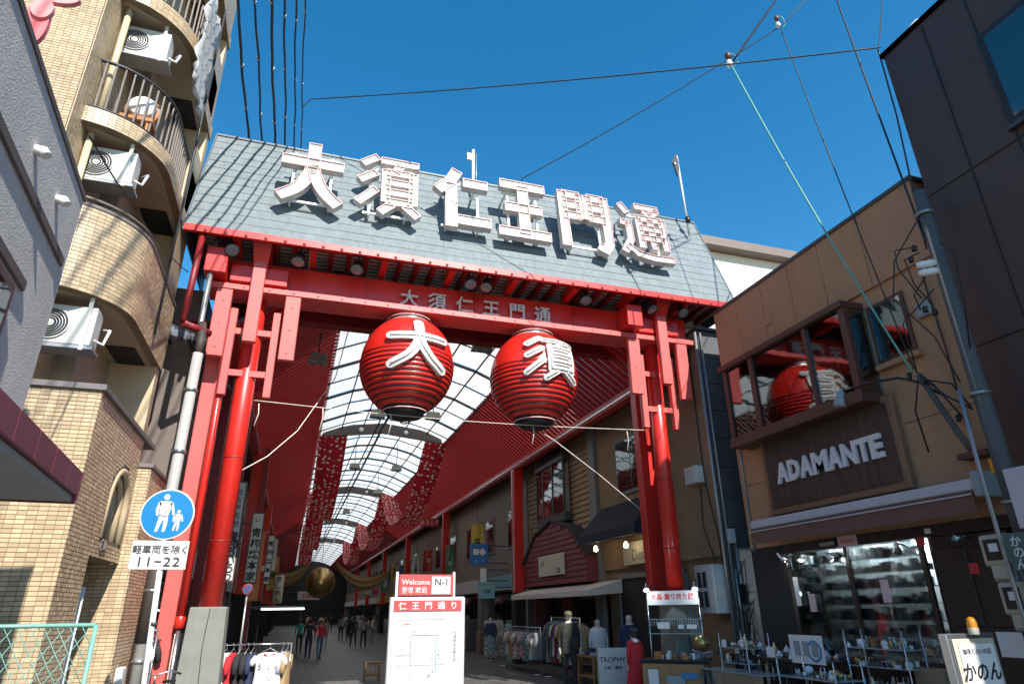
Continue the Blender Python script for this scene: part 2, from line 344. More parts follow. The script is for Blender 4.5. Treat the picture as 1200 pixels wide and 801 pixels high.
# roof slope: base, panels, ridge, gables, rear
MB().hexa([(RX0+.01, EY-.01, EZ+.0), (RX1-.01, EY-.01, EZ), (RX1-.01, RY, RZ-.01), (RX0+.01, RY, RZ-.01)],
          [(RX0+.01, EY+.12, EZ-.03), (RX1-.01, EY+.12, EZ-.03), (RX1-.01, RY+.1, RZ-.05), (RX0+.01, RY+.1, RZ-.05)]).build('roof_deck', 'roof_edge', gate)
NC = 13; cw = SL/NC
for k in range(NC):
    s0 = k*cw; s1 = s0+cw-.003; xs = [RX0]; x = RX0+(0.7 if k % 2 else 1.5)
    while x < RX1-.3: xs.append(x); x += 1.82
    xs.append(RX1)
    for a, c in zip(xs[:-1], xs[1:]):
        lo = .020+rnd(-.002, .002); hi = .012
        A = V((0, EY, EZ))+sdir*s0; B = V((0, EY, EZ))+sdir*s1
        MB().hexa([(a+.002, *(A+sn*.002).yz), (c-.002, *(A+sn*.002).yz), (c-.002, *(B+sn*.002).yz), (a+.002, *(B+sn*.002).yz)],
                  [(a+.002, *(A+sn*lo).yz), (c-.002, *(A+sn*lo).yz), (c-.002, *(B+sn*hi).yz), (a+.002, *(B+sn*hi).yz)]).build('roof_panel', 'roof_slate', gate)
MB().box(RX0-.02, RX1+.02, RY-.05, RY+.16, RZ-.02, RZ+.035).build('ridge_cap', 'roof_edge', gate, bevel=0.006)
for x0, x1 in ((RX0-.03, RX0), (RX1, RX1+.03)):
    MB().prism([(x0, EY-.02, 8.71), (x0, EY-.02, EZ+.03), (x0, RY-.04, RZ), (x0, 15.0, 9.3), (x0, 15.0, 8.75)], (x1-x0, 0, 0)).build('gable_panel', 'roof_edge', gate)
MB().hexa([(RX0, RY+.14, RZ-.02), (RX1, RY+.14, RZ-.02), (RX1, 15.0, 9.25), (RX0, 15.0, 9.25)], [(RX0, RY+.1, RZ-.1), (RX1, RY+.1, RZ-.1), (RX1, 15.0, 9.16), (RX0, 15.0, 9.16)]).build('rear_slope', 'roof_edge', gate)
# red tube frame and grey pipe at the left end
t = MB(); t.tube([(-2.36, 12.1, 8.75), (-2.36, 11.9, 6.75)], .06, 12); t.tube([(-2.36, 11.9, 6.72), (-1.95, 12.3, 6.72)], .07, 12); t.build('side_frame', 'red_dark', gate)
t = MB(); t.tube([(-2.15, 12.4, 8.8), (-2.15, 12.4, 6.9), (-2.12, 12.3, 6.6)], .05, 10); t.build('side_pipe', 'steel', gate)
# channel letters
def stroke_outline(pts, w):
    pts = [V((p[0], p[1])) for p in pts]; L_, R_ = [], []
    for k, p in enumerate(pts):
        a = (p-pts[k-1]).normalized() if k else (pts[1]-p).normalized(); b = (pts[k+1]-p).normalized() if k < len(pts)-1 else a
        t = (a+b).normalized(); n = V((-t.y, t.x)); sc = 1/max(.5, n.dot(V((-a.y, a.x))))
        L_.append(p+n*w*sc); R_.append(p-n*w*sc)
    e0 = (pts[1]-pts[0]).normalized()*w*.0; L_[0] -= e0; R_[0] -= e0
    return L_, R_
def smooth_pts(pts, n=4):
    if len(pts) < 3: return pts
    out = []
    for k in range(len(pts)-1):
        p0 = V(pts[max(0, k-1)]); p1 = V(pts[k]); p2 = V(pts[k+1]); p3 = V(pts[min(len(pts)-1, k+2)])
        for j in range(n):
            t = j/n; out.append(tuple(0.5*((2*p1)+(p2-p0)*t+(2*p0-5*p1+4*p2-p3)*t*t+(3*p1-p0-3*p2+p3)*t**3)))
    return out+[tuple(pts[-1])]
def channel(mb_wall, mb_floor, mb_rim, pts, w, d, t):
    """an open-faced channel letter stroke: side walls, sunk floor, coloured rim"""
    Lo, Ro = stroke_outline(pts, w); e = (V(pts[1])-V(pts[0])).normalized()*t; e2 = (V(pts[-1])-V(pts[-2])).normalized()*t
    pi = [tuple(V(pts[0])+e)]+list(pts[1:-1])+[tuple(V(pts[-1])-e2)]
    Li, Ri = stroke_outline(pi, w-t)
    out = Lo+Ro[::-1]; inn = Li+Ri[::-1]; n = len(out); m = len(Lo)
    mb_wall.mesh([(p.x, p.y, 0) for p in out]+[(p.x, p.y, d) for p in out], [(k, (k+1) % n, n+(k+1) % n, n+k) for k in range(n)])
    mb_rim.mesh([(p.x, p.y, d) for p in out]+[(p.x, p.y, d) for p in inn], [(k, (k+1) % n, n+(k+1) % n, n+k) for k in range(n)])
    mb_rim.mesh([(p.x, p.y, d-.025) for p in out]+[(p.x*1.0, p.y*1.0, d) for p in out], [(k, (k+1) % n, n+(k+1) % n, n+k) for k in range(n)]) if False else None
    mb_wall.mesh([(p.x, p.y, d) for p in inn]+[(p.x, p.y, d*.80) for p in inn], [(k, (k+1) % n, n+(k+1) % n, n+k) for k in range(n)])
    fl = d*.80
    mb_floor.mesh([(p.x, p.y, fl) for p in inn], [(k, k+1, n-2-k, n-1-k) for k in range(m-1)])
    mb_floor.mesh([(p.x, p.y, 0) for p in out], [(k, k+1, n-2-k, n-1-k) for k in range(m-1)])
GL = {
 '大': [[(.02,.66),(.98,.66)], [(.5,1.0),(.5,.66),(.45,.44),(.31,.22),(.05,.05)], [(.5,.62),(.57,.42),(.72,.2),(.95,.02)]],
 '須': [[(.31,.98),(.06,.82)], [(.30,.70),(.03,.53)], [(.31,.42),(.02,.15)], [(.36,.93),(1.0,.93)], [(.70,.90),(.62,.76)], [(.46,.78),(.46,.22)], [(.91,.78),(.91,.22)],
        [(.46,.74),(.91,.74)], [(.46,.57),(.91,.57)], [(.46,.40),(.91,.40)], [(.46,.24),(.91,.24)], [(.58,.2),(.38,.04)], [(.78,.2),(1.0,.04)]],
 '仁': [[(.40,1.0),(.26,.78),(.03,.60)], [(.28,.76),(.28,.0)], [(.50,.80),(.98,.80)], [(.38,.14),(1.02,.14)]],
 '王': [[(.04,.93),(.97,.93)], [(.12,.52),(.88,.52)], [(-.02,.08),(1.02,.08)], [(.5,.93),(.5,.08)]],
 '門': [[(.08,1.0),(.08,.0)], [(.08,.95),(.44,.95)], [(.43,.98),(.43,.52)], [(.08,.76),(.43,.76)], [(.08,.56),(.43,.56)],
        [(.58,.95),(.93,.95)], [(.58,.98),(.58,.52)], [(.58,.76),(.93,.76)], [(.58,.56),(.93,.56)], [(.93,1.0),(.93,.14),(.84,.03),(.70,.08)]],
 '通': [[(.06,.97),(.20,.80)], [(.02,.62),(.19,.60)], [(.19,.62),(.19,.30),(.02,.06)], [(.10,.20),(.30,.06),(.62,.02),(1.04,.03)], [(.38,.96),(.90,.96)], [(.88,.94),(.70,.82)], [(.56,.90),(.72,.80)],
        [(.42,.74),(.42,.18)], [(.42,.74),(.92,.74)], [(.92,.76),(.92,.18)], [(.42,.56),(.92,.56)], [(.42,.38),(.92,.38)], [(.67,.74),(.67,.18)]]}
LW = {'大': .085, '須': .062, '仁': .085, '王': .085, '門': .075, '通': .060}
Lspec = [('大', -1.18, 1.36, 'leftmost'), ('須', .46, 1.36, 'second'), ('仁', 2.22, 1.27, 'third'), ('王', 3.72, 1.24, 'fourth'), ('門', 5.27, 1.34, 'fifth'), ('通', 6.88, 1.34, 'sixth')]
PB, PT = V((0, 12.15, 9.74)), V((0, 12.40, 11.47)); lu = (PT-PB).normalized(); LH = (PT-PB).length
for ch, x0, wd, which in Lspec:
    wl, fl, rm = MB(), MB(), MB()
    for st in GL[ch]:
        pts = [(p[0]*wd, p[1]*LH) for p in (smooth_pts(st) if len(st) > 2 and ch == '大' else st)]
        channel(wl, fl, rm, pts, LW[ch]*1.62, .17, .017)
    n = V((1, 0, 0)).cross(lu)
    root = wl.xf(PB+V((x0, 0, 0)), (1, 0, 0), lu).build('roof_character', 'letter_white', gate, label='%s big white channel character from the left on the slate roof' % which)
    fl.xf(PB+V((x0, 0, 0)), (1, 0, 0), lu).build('channel_floor', 'letter_white', root)
    rm.xf(PB+V((x0, 0, 0)), (1, 0, 0), lu).build('pink_rim', 'letter_rim', root)
    fr = MB()
    for u_ in (.22, .80):
        a = PB+V((x0+wd*u_, .02, 0))+lu*(.06*LH); c = PB+V((x0+wd*u_, .02, 0))+lu*(.86*LH)
        fr.bar(a, c, .05)
        for q in (a, c):                      # struts back to the roof plane
            yy = EY+(q.z-EZ)*(RY-EY)/(RZ-EZ); fr.bar(q, (q.x, yy+.02, q.z), .04)
    for v_ in (.08, .84): fr.bar(PB+V((x0+wd*.12, .03, 0))+lu*(v_*LH), PB+V((x0+wd*.9, .03, 0))+lu*(v_*LH), .045)
    fr.build('support_frame', 'white_paint', root)
# ================================================================== spotlights under the eave
def spot(x, y, z, label, tilt=.5, az=0):
    t = thing('eave_spotlight', label, 'spotlight', (x, y, z), 'spotlights under the gate eave')
    a = V((math.sin(az)*math.sin(tilt), -math.cos(az)*math.sin(tilt), -math.cos(tilt)))
    MB().lathe((x, y, z+.1), [(0, -.02), (.09, -.02), (.10, 0), (.11, .12), (.135, .24), (.145, .25), (.13, .245)], 20, axis=a).build('housing', 'black', t)
    MB().lathe(V((x, y, z+.1))+a*.235, [(.13, 0), (.07, .012), (0, .016)], 20, axis=a).build('lens', 'lamp_glass', t)
    m = MB(); m.tube([(x, y, 8.9), (x, y, z+.1)], .02, 6); m.tube([(x, y, z+.1), (x+.12, y+.05, z+.25), (x+.15, y+.1, 8.9)], .012, 5); m.build('mount', 'black', t)
for k, (x, lab) in enumerate(((-1.78, 'black spotlight hanging nearest the left end of the gate eave'), (-.5, 'black spotlight under the eave just right of the left column'),
      (.62, 'black spotlight under the eave below the second roof character'), (2.93, 'left one of the close pair of spotlights mid eave'), (3.33, 'right one of the close pair of spotlights mid eave'),
      (5.6, 'black spotlight under the eave above the right lantern'), (7.2, 'black spotlight tucked beside the right column bracket'), (8.05, 'large spotlight at the right end of the gate eave'))):
    spot(x*1.0526, 12.36, 8.60, lab, rnd(.35, .75), rnd(-.5, .5))
# ================================================================== lanterns
def lantern(cx, ch, label):
    cy = 13.0; zc = 6.70; t = thing('giant_lantern', label, 'lantern', (cx, cy, 5.6), 'giant red lanterns on the gate')
    def R(z):
        q = (z-zc)/1.02; return .99*math.sqrt(max(0, 1-(.945*q)**2 if q < 0 else 1-(.91*q)**2))
    prof = []; n = 20; z0, z1 = zc-.95, zc+.95; rings = []
    for k in range(n):
        za = z0+(z1-z0)*k/n; zb = z0+(z1-z0)*(k+1)/n
        ra, rb = R(za), R(zb)
        low = za < zc+.02
        if low: prof += [(ra-.05, za+.001), (ra+.014, za+.004), ((ra+rb)/2+.018, (za+zb)/2), (rb-.01, zb-.001)]; rings.append((za, ra))
        else: prof += [(ra, za), ((ra+rb)/2+.006, (za+zb)/2)]
    prof.append((R(z1), z1))
    MB().lathe((cx, cy, 0), prof, 64).build('body', 'lantern_red', t)
    for za, ra in rings:
        MB().lathe((cx, cy, za), [(ra-.07, -.020), (ra+.000, -.022), (ra+.004, .003), (ra-.07, .003)], 64).build('step_shade_ring', 'black', t)  # black rings put the shade under each lower step into colour
    MB().lathe((cx, cy, 0), [(.0, z0-.16), (.36, z0-.16), (.40, z0-.1), (.41, z0+.03), (.38, z0+.04)], 40).build('bottom_cap', 'black', t)
    MB().lathe((cx, cy, 0), [(.36, z1-.02), (.42, z1), (.42, z1+.10), (.36, z1+.12), (0, z1+.12)], 40).build('top_cap', 'chrome', t)
    for zz, rr in ((z0-.07, .47), (z0+.02, .47), (z1+.02, .48), (z1+.1, .48)):
        m = MB(); m.tube([(cx+rr*math.cos(2*PI*j/40), cy+rr*math.sin(2*PI*j/40), zz) for j in range(40)], .012, 6, closed=True); m.build('neon_ring', 'pink_tube', t)
    m = MB(); m.tube([(cx+.11*math.cos(a*PI/8), cy, z0-.2+.11*math.sin(a*PI/8)) for a in range(16)], .012, 6, closed=True); m.build('pull_ring', 'black', t)
    MB().tube([(cx, cy, z1+.1), (cx, cy, 8.0)], .03, 8).build('hanger', 'black', t)
    # raised white character, bent over the front of the body
    W, Hh = 1.12, 1.02; bod, tub = MB(), MB()
    def onto(p, off):
        u_, v_ = (p[0]-.5)*W, (p[1]-.5)*Hh; z = zc+.16+v_; r = R(z)+off; rr = max(.55, R(z))
        a = u_/max(rr, .75)+.07; return V((cx+r*math.sin(a), cy-r*math.cos(a), z))
    hw = .085 if ch == '大' else .062
    for st in GL[ch]:
        st = smooth_pts(st, 5) if len(st) > 2 else [tuple(V(st[0]).lerp(V(st[1]), j/6)) for j in range(7)]
        Lo, Ro = stroke_outline(st, hw); d0, d1 = -.02, .10
        n = len(Lo)
        for A, B, dA, dB in ((Lo, Lo, d0, d1), (Lo, Ro, d1, d1), (Ro, Ro, d1, d0)):
            bod.sheet([[onto(p, dA) for p in A], [onto(p, dB) for p in B]], smooth=False)
        for q in (0, -1): bod.poly([onto(Lo[q], d0), onto(Lo[q], d1), onto(Ro[q], d1), onto(Ro[q], d0)])
        for q in (st[0], st[-1]):            # rounded stroke ends
            ring = [onto((q[0]+hw*math.cos(2*PI*j/12), q[1]+hw*math.sin(2*PI*j/12)), d1) for j in range(12)]; base = [onto((q[0]+hw*math.cos(2*PI*j/12), q[1]+hw*math.sin(2*PI*j/12)), d0) for j in range(12)]
            bod.hexa(base, ring)
        tub.tube([onto(p, d1+.02) for p in st], .014, 6)
    c = bod.build('character', 'letter_white', t); tub.build('neon_tube', 'white_tube', c)
lantern(1.90, '大', 'giant red ribbed lantern with a white two-stroke-cross character, left of the pair')
lantern(4.80, '須', 'giant red ribbed lantern with a dense white character, right of the pair')
# ================================================================== arcade canopy
def uv_sheet(name, rows, m, parent, us, vs_, thick=0.0):
    mb = MB(); mb.sheet(rows); o = mb.build(name, m, parent); me = o.data; n = len(rows[0])
    ul = me.uv_layers.new(name='UVMap')
    for lp in me.loops: ul.data[lp.index].uv = (us[lp.vertex_index % n], vs_[lp.vertex_index // n])
    if thick: so = o.modifiers.new('solid', 'SOLIDIFY'); so.thickness = thick
    return o
def flower_mat():
    m = bpy.data.materials.new('flower_cloth'); m.use_nodes = True; MATS['flower_cloth'] = m; N = m.node_tree.nodes; L = m.node_tree.links; b = N['Principled BSDF']
    uv = N.new('ShaderNodeUVMap'); vo = N.new('ShaderNodeTexVoronoi'); vo.inputs['Scale'].default_value = 4.2; vo.inputs['Randomness'].default_value = 0.45
    L.new(uv.outputs[0], vo.inputs['Vector'])
    def mth(op, a, bb):
        n = N.new('ShaderNodeMath'); n.operation = op
        for i, q in enumerate((a, bb)):
            if isinstance(q, (int, float)): n.inputs[i].default_value = q
            else: L.new(q, n.inputs[i])
        return n.outputs[0]
    d = vo.outputs['Distance']; a = mth('LESS_THAN', d, 0.30); c = mth('GREATER_THAN', d, 0.10); f = mth('MULTIPLY', a, c)
    mx = N.new('ShaderNodeMix'); mx.data_type = 'RGBA'; L.new(f, mx.inputs[0]); mx.inputs[6].default_value = (0.34, 0.012, 0.02, 1); mx.inputs[7].default_value = (0.62, 0.55, 0.48, 1)
    L.new(mx.outputs[2], b.inputs['Base Color']); b.inputs['Roughness'].default_value = 0.8
    out = N['Material Output']; tr = N.new('ShaderNodeBsdfTranslucent'); L.new(mx.outputs[2], tr.inputs[0]); x = N.new('ShaderNodeMixShader'); x.inputs[0].default_value = 0.3
    L.new(b.outputs[0], x.inputs[1]); L.new(tr.outputs[0], x.inputs[2]); L.new(x.outputs[0], out.inputs[0])
flower_mat()
mat('rib_dark', (0.035, 0.035, 0.035), 0.6); mat('tie_brown', (0.09, 0.075, 0.065), 0.6)
mat('gold_cloth', (0.30, 0.20, 0.07), 0.6, var=0.2, scale=5); mat('brass', (0.42, 0.30, 0.12), 0.3, metal=0.85, var=0.12)
mat('lamp_body', (0.25, 0.26, 0.2), 0.5)
Y0, Y1 = 13.45, 118.0
arc = thing('arcade_canopy', 'long covered shopping arcade roof with white skylight vault and red louvred sides', 'arcade roof', (GX, Y0, 0))
SEC = [(-2.85, 9.02), (-1.9, 9.42), (-.95, 9.68), (0, 9.78), (.95, 9.68), (1.9, 9.42), (2.85, 9.02)]
ys = [Y0]
while ys[-1] < 70: ys.append(ys[-1]+1.62)
for a, c in zip(ys[:-1], ys[1:]):
    for (xa, za), (xb, zb) in zip(SEC[:-1], SEC[1:]):
        dz = rnd(-.012, .012)
        MB().poly([(GX+xa, a, za+dz), (GX+xb, a, zb+dz), (GX+xb, c+.02, zb+dz+.015), (GX+xa, c+.02, za+dz+.015)]).build('skylight_panel', 'skylight', arc)
far = MB()
for (xa, za), (xb, zb) in zip(SEC[:-1], SEC[1:]): far.poly([(GX+xa, ys[-1], za), (GX+xb, ys[-1], zb), (GX+xb, Y1, zb), (GX+xa, Y1, za)])
far.build('far_skylight', 'skylight', arc)
yy = list(ys)
while yy[-1] < Y1-2: yy.append(yy[-1]+1.62)
for k, y in enumerate(yy):
    m = MB(); th = .085 if k % 2 == 0 else .03
    for (xa, za), (xb, zb) in zip(SEC[:-1], SEC[1:]): m.bar((GX+xa, y, za-th/2-.02), (GX+xb, y, zb-th/2-.02), .06, th)
    m.build('skylight_rib', 'rib_dark', arc)
for (xa, za) in SEC[1:-1]:
    MB().box(GX+xa-.02, GX+xa+.02, Y0, Y1, za-.10, za-.05).build('purlin', 'rib_dark', arc)
for xo in (-.12, .12): MB().tube([(GX+xo-.35, Y0, 9.28), (GX+xo-.35, Y1, 9.28)], .035, 6).build('cable_tray', 'rib_dark', arc)
for k in range(4):      # blinds drawn across bays under the glass, as pale streaks
    pass
# louvred red side ceilings
for sgn, xi, xo in ((1, 6.2, 8.35), (-1, .5, -1.65)):
    zi, zo = 9.0, 7.42; y = Y0; k = 0
    d = V((xo-xi, 0, zo-zi)); nrm = V((-d.z, 0, d.x)).normalized(); nrm = nrm if nrm.z > 0 else -nrm
    while k < 150:
        w_ = .215; a = V((xi-sgn*.10, y+w_/2, zi+.075)); b_ = V((xo, y+w_/2, zo))
        MB().obox((a+b_)/2+nrm*.03, (b_-a)/2, (0, w_/2-.002, 0), nrm*.016).build('louvre_slat', 'red_slat', arc)
        y += .285; k += 1
    yend = y
    bk = MB(); o1 = nrm*.10
    bk.poly([V((xi, Y0, zi))+o1, V((xo, Y0, zo))+o1, V((xo, Y1, zo))+o1, V((xi, Y1, zi))+o1]); bk.build('louvre_backing', 'skylight', arc)
    fs_ = MB(); fs_.obox(((xi+xo)/2, (yend+Y1)/2, (zi+zo)/2), d/2, (0, (Y1-yend)/2, 0), nrm*.03); fs_.build('far_louvres', 'red_slat', arc)
    MB().box(xo-.06*sgn, xo+.22*sgn, Y0-.1, Y1, zo-.22, zo+.05).build('eave_beam', 'red', arc, bevel=0.01)
    MB().box(xi-.02, xi+.06*sgn, Y0, Y1, zi+.03, zi+.2).build('skylight_kerb', 'red_dark', arc)
    MB().box(xo-.10*sgn, xo-.07*sgn, Y0, Y1, zo-.16, zo-.10).build('eave_pipe', 'chrome', arc)
    # wall strip above the eave, up to the shop fronts
    MB().box(xo+.20*sgn, xo+.9*sgn, Y0, Y1, zo+.0, zo+.06).build('side_flashing', 'red_dark', arc)
    for yc in (25.2, 38.6, 52, 65.4, 78.8, 92):
        q = MB(); q.box(xo-.10, xo+.28, yc-.2, yc+.2, 0, zo-.2); cc = q.build('arcade_column', 'red', arc, bevel=0.015)
        MB().box(xo-.12, xo+.30, yc-.22, yc+.22, 0, 2.45).build('column_guard', 'black_matte', cc)
        MB().box(xo-.125*1, xo-.105, yc-.05, yc+.05, 2.5, zo-.3).build('drain_pipe', 'chrome', cc)
for yb in (28.6, 45.0, 62, 79):
    m = MB(); m.prism([(.7, yb, 8.95), (3.3, yb, 9.25), (5.95, yb, 8.95), (5.95, yb, 9.4), (3.3, yb, 9.72), (.7, yb, 9.4)], (0, .14, 0)); tb = m.build('tie_beam', 'tie_brown', arc)
    for x in (2.3, 4.3): MB().lathe((x, yb-.01, 9.35), [(.0, .03), (.09, .02), (.10, 0)], 14, axis=(0, -1, 0)).build('medallion', 'white_paint', tb)
MB().box(-8, 16, Y1, Y1+.3, 0, 10).build('far_wall', 'black_matte', arc)
# pendant floodlights
def pendant(x, y, z, lab):
    t = thing('pendant_floodlight', lab, 'floodlight', (x, y, z), 'floodlights hanging from the skylight')
    MB().tube([(x, y, z+.1), (x, y, 9.45 if .6 < x < 6.1 else 8.8)], .02, 6).build('rod', 'rib_dark', t)
    MB().hexa([(x-.26, y-.16, z-.12), (x+.26, y-.16, z-.12), (x+.26, y+.16, z-.12), (x-.26, y+.16, z-.12)], [(x-.2, y-.1, z+.13), (x+.2, y-.1, z+.13), (x+.2, y+.1, z+.13), (x-.2, y+.1, z+.13)]).build('housing', 'lamp_body', t, bevel=.01)
    for dx in (-.12, .12): MB().lathe((x+dx, y-.03, z-.12), [(.115, 0), (.09, -.03), (.0, -.045)], 14).build('lens', 'lamp_glass', t)
for x, y, z, lab in ((.07, 16.5, 8.0, 'floodlight on a long rod in front of the left red louvres'), (4.0, 14.6, 8.05, 'floodlight hanging between the two giant lanterns'),
      (2.2, 21.3, 8.0, 'floodlight seen just left below the left lantern'), (4.05, 21.0, 8.0, 'floodlight seen just right below the left lantern'),
      (2.35, 31.5, 8.3, 'left floodlight behind the first brown tie beam'), (4.35, 31.5, 8.3, 'right floodlight behind the first brown tie beam'),
      (4.3, 38.5, 8.3, 'lone floodlight before the second tie beam'), (3.2, 47, 8.3, 'small distant floodlight past the second tie beam')):
    pendant(x, y, z, lab)
# flowered cloth swags between the tie beams
def swag(x0, x1, ya, za, yb_, zb, sag, lab, n=30):
    rows, vv = [], []; s = 0; prev = None
    for k in range(n+1):
        t = k/n; y = ya+(yb_-ya)*t; z = za+(zb-za)*t-sag*4*t*(1-t)
        if prev: s += math.hypot(y-prev[0], z-prev[1])
        prev = (y, z); vv.append(s)
        rows.append([(x0+(x1-x0)*j/8, y, z+.05*math.sin(j*1.9+k*.5)) for j in range(9)])
    o = uv_sheet('flower_banner', rows, 'flower_cloth', None, [(x1-x0)*j/8 for j in range(9)], vv); tag(o, lab, 'banner', 'flowered cloth swags under the skylight'); return o
swag(5.25, 6.3, 28.7, 9.35, 45, 9.3, 3.0, 'red flowered cloth swag hanging right of the skylight, nearest on that side')
swag(.55, 1.75, 28.7, 9.35, 45, 9.3, 2.8, 'red flowered cloth swag hanging left of the skylight, nearest on that side')
swag(.55, 1.75, 45.2, 9.3, 62, 9.3, 3.0, 'second red flowered cloth swag along the left of the skylight')
swag(5.2, 6.2, 45.2, 9.3, 62, 9.3, 3.0, 'second red flowered cloth swag along the right of the skylight')
swag(.55, 1.75, 62.2, 9.3, 79, 9.3, 3.0, 'farthest red flowered cloth swag on the left')
swag(5.2, 6.2, 62.2, 9.3, 79, 9.3, 3.0, 'farthest red flowered cloth swag on the right')
# brass ball with gold drapery
bl = thing('brass_ball', 'large brass festival ball hanging in the middle of the arcade', 'festival ball', (1.62, 40, 3.4))
m = MB(); m.lathe((1.62, 40, 3.4), [(.80*math.sin(PI*k/20), -.80*math.cos(PI*k/20)) for k in range(21)], 36); m.build('ball', 'brass', bl)
MB().tube([(1.62+.81*math.cos(2*PI*k/40), 40+.02, 3.4+.81*math.sin(2*PI*k/40)) for k in range(40)], .02, 6, closed=True).build('seam', 'gold_cloth', bl)
for a in (.4, 1.1, 2.0, 2.7): MB().tube([(1.62+.806*math.sin(PI*k/16)*math.cos(a+PI), 40-.806*math.sin(PI*k/16)*math.sin(a), 3.4-.806*math.cos(PI*k/16)) for k in range(17)], .012, 5).build('gore_line', 'brass', bl)
MB().tube([(1.62, 40, 4.2), (1.62, 40, 9.0)], .015, 5).build('cable', 'black', bl)
def drape(pa, pb, sag, lab):
    pa, pb = V(pa), V(pb); rows = []
    for k in range(17):
        t = k/16; p = pa.lerp(pb, t); q = 4*t*(1-t)
        rows.append([p+V((0, .12*math.sin(j*2.2), -sag*q-(.15+.50*q)*(j/7)+.04*math.sin(j*2+k*.3))) for j in range(8)])
    o = MB().sheet(rows).build('gold_drape', 'gold_cloth'); so = o.modifiers.new('solid', 'SOLIDIFY'); so.thickness = .02
    tag(o, lab, 'drape', 'gold drapes beside the brass ball')
drape((2.35, 40, 4.55), (5.6, 40, 4.25), .75, 'gold cloth drape sagging to the right of the brass ball')
drape((1.0, 40, 4.5), (-1.1, 40, 4.2), .45, 'gold cloth drape sagging to the left of the brass ball')
# festoon string across the gate, with tassels
def cord(name, pts, r, m, lab, cat, group=None, n=5): return tag(MB().tube(pts, r, n).build(name, m), lab, cat, group)
mat('string', (0.62, 0.56, 0.5), 0.9)
pts = [(-1.05+8.5*k/24, 12.86, 5.66-.10*math.sin(PI*k/24)) for k in range(25)]
st = thing('festoon_string', 'thin pale string stretched across the gate below the lanterns', 'string', (-1.05, 12.86, 5.6))
MB().tube(pts, .008, 5).build('line', 'string', st)
for x in (-.95, .25, 1.6, 4.7, 7.0): MB().tube([(x, 12.86, 5.6), (x+.02, 12.86, 5.4), (x-.03, 12.85, 5.15)], .010, 5).build('loose_end', 'string', st)
cord('hanging_rope', [(-1.2, 13.2, 4.3), (-.7, 13.5, 4.72), (-.2, 14, 5.4), (.5, 15, 7.0), (.75, 15.5, 8.6)], .012, 'string', 'pale rope slanting up from the left column to the louvres', 'rope')
cord('hanging_rope', [(5.2, 14.6, 6.1), (5.75, 14.2, 5.62), (6.8, 14.1, 4.85), (7.9, 14, 3.96)], .010, 'string', 'pale rope slanting down towards the right gate column', 'rope')
tg = MB(); tg.tube([(7.9, 14, 3.98), (7.9, 13.95, 3.5)], .035, 8); tg.tube([(7.9, 13.95, 3.5), (7.9, 13.95, 3.0)], .05, 8, r1=.085); tag(tg.build('rope_tassel', 'string'), 'pale rope tassel hanging beside the right gate column', 'tassel')
# ================================================================== left side: stucco corner building
mat('stucco', (0.60, 0.56, 0.53), 0.92, var=0.14, scale=2.5, bump=0.35, bscale=70, streak=0.10)
mat('stucco_trim', (0.115, 0.095, 0.085), 0.7); mat('plum_tile', (0.17, 0.035, 0.055), 0.5, var=0.3, scale=6, island=.25)
mat('soffit_grey', (0.34, 0.34, 0.33), 0.9); mat('frame_dark', (0.05, 0.05, 0.055), 0.5)
glass('pane', trans=0.55, refl=0.48); glass('pane_clear', trans=0.8)
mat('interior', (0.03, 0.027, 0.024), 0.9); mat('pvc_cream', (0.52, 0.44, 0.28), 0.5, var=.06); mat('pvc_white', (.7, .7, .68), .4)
mat('pink_sign', (0.72, 0.14, 0.15), 0.5, var=.05); mat('pink_sign_light', (0.80, 0.27, 0.26), 0.5, var=.05)
D = V((-.085, 1, 0)).normalized(); NR = V((D.y, -D.x, 0)); ST = V((-2.035, 5.5, 0))    # wall direction, outward normal, far corner
def sp(a, out, z): q = ST-D*a+NR*out; return V((q.x, q.y, z))     # a = metres back from the far corner
def sbox(a0, a1, o0, o1, z0, z1):
    return MB().hexa([sp(a0, o0, z0), sp(a1, o0, z0), sp(a1, o1, z0), sp(a0, o1, z0)], [sp(a0, o0, z1), sp(a1, o0, z1), sp(a1, o1, z1), sp(a0, o1, z1)])
sb = thing('stucco_building', 'grey rough stucco building at the left edge with plum tiled canopy', 'building', sp(3, -1, 0))
sbox(0, 9, -3.5, 0, 0, 5.12).build('wall', 'stucco', sb)
sbox(-.02, 9.02, -3.4, .012, 5.123, 5.17).build('roof_coping', 'stucco_trim', sb)
sbox(.12, 9, .003, .022, 4.42, 4.50).build('string_course', 'stucco_trim', sb, bevel=.008)
sbox(.75, 9, .003, .026, 3.90, 3.98).build('string_course', 'stucco_trim', sb, bevel=.008)
# window with white sill at the frame edge
wf = sbox(1.0, 3.2, .002, .05, 2.95, 3.82).build('window', 'frame_dark', sb)
sbox(1.08, 2.06, .04, .06, 3.02, 3.76).build('pane', 'pane', wf); sbox(2.12, 3.12, .04, .06, 3.02, 3.76).build('pane', 'pane', wf)
sbox(.96, 3.25, .0, .10, 2.86, 2.945).build('sill', 'white_paint', wf, bevel=.008)
cn = sbox(.28, 9, .004, .50, 2.58, 2.62).build('canopy', 'soffit_grey', sb)
for k in range(9): sbox(.27+k*.42, .27+k*.42+.412, .40, .53, 2.625, 2.79).build('canopy_tile', 'plum_tile', cn, bevel=.006)
sbox(.24, .262, .0, .53, 2.57, 2.79).build('canopy_end', 'plum_tile', cn)
sbox(.27, 9, .002, .395, 2.63, 2.76).build('canopy_top', 'stucco_trim', cn)
for a, z in ((.62, 4.74), (1.25, 4.72)):
    vp = MB(); p0 = sp(a, 0, z); vp.tube([p0, p0+NR*.05, p0+NR*.07+V((0, 0, -.03))], .036, 12); vp.build('vent_cap', 'pvc_white', sb)
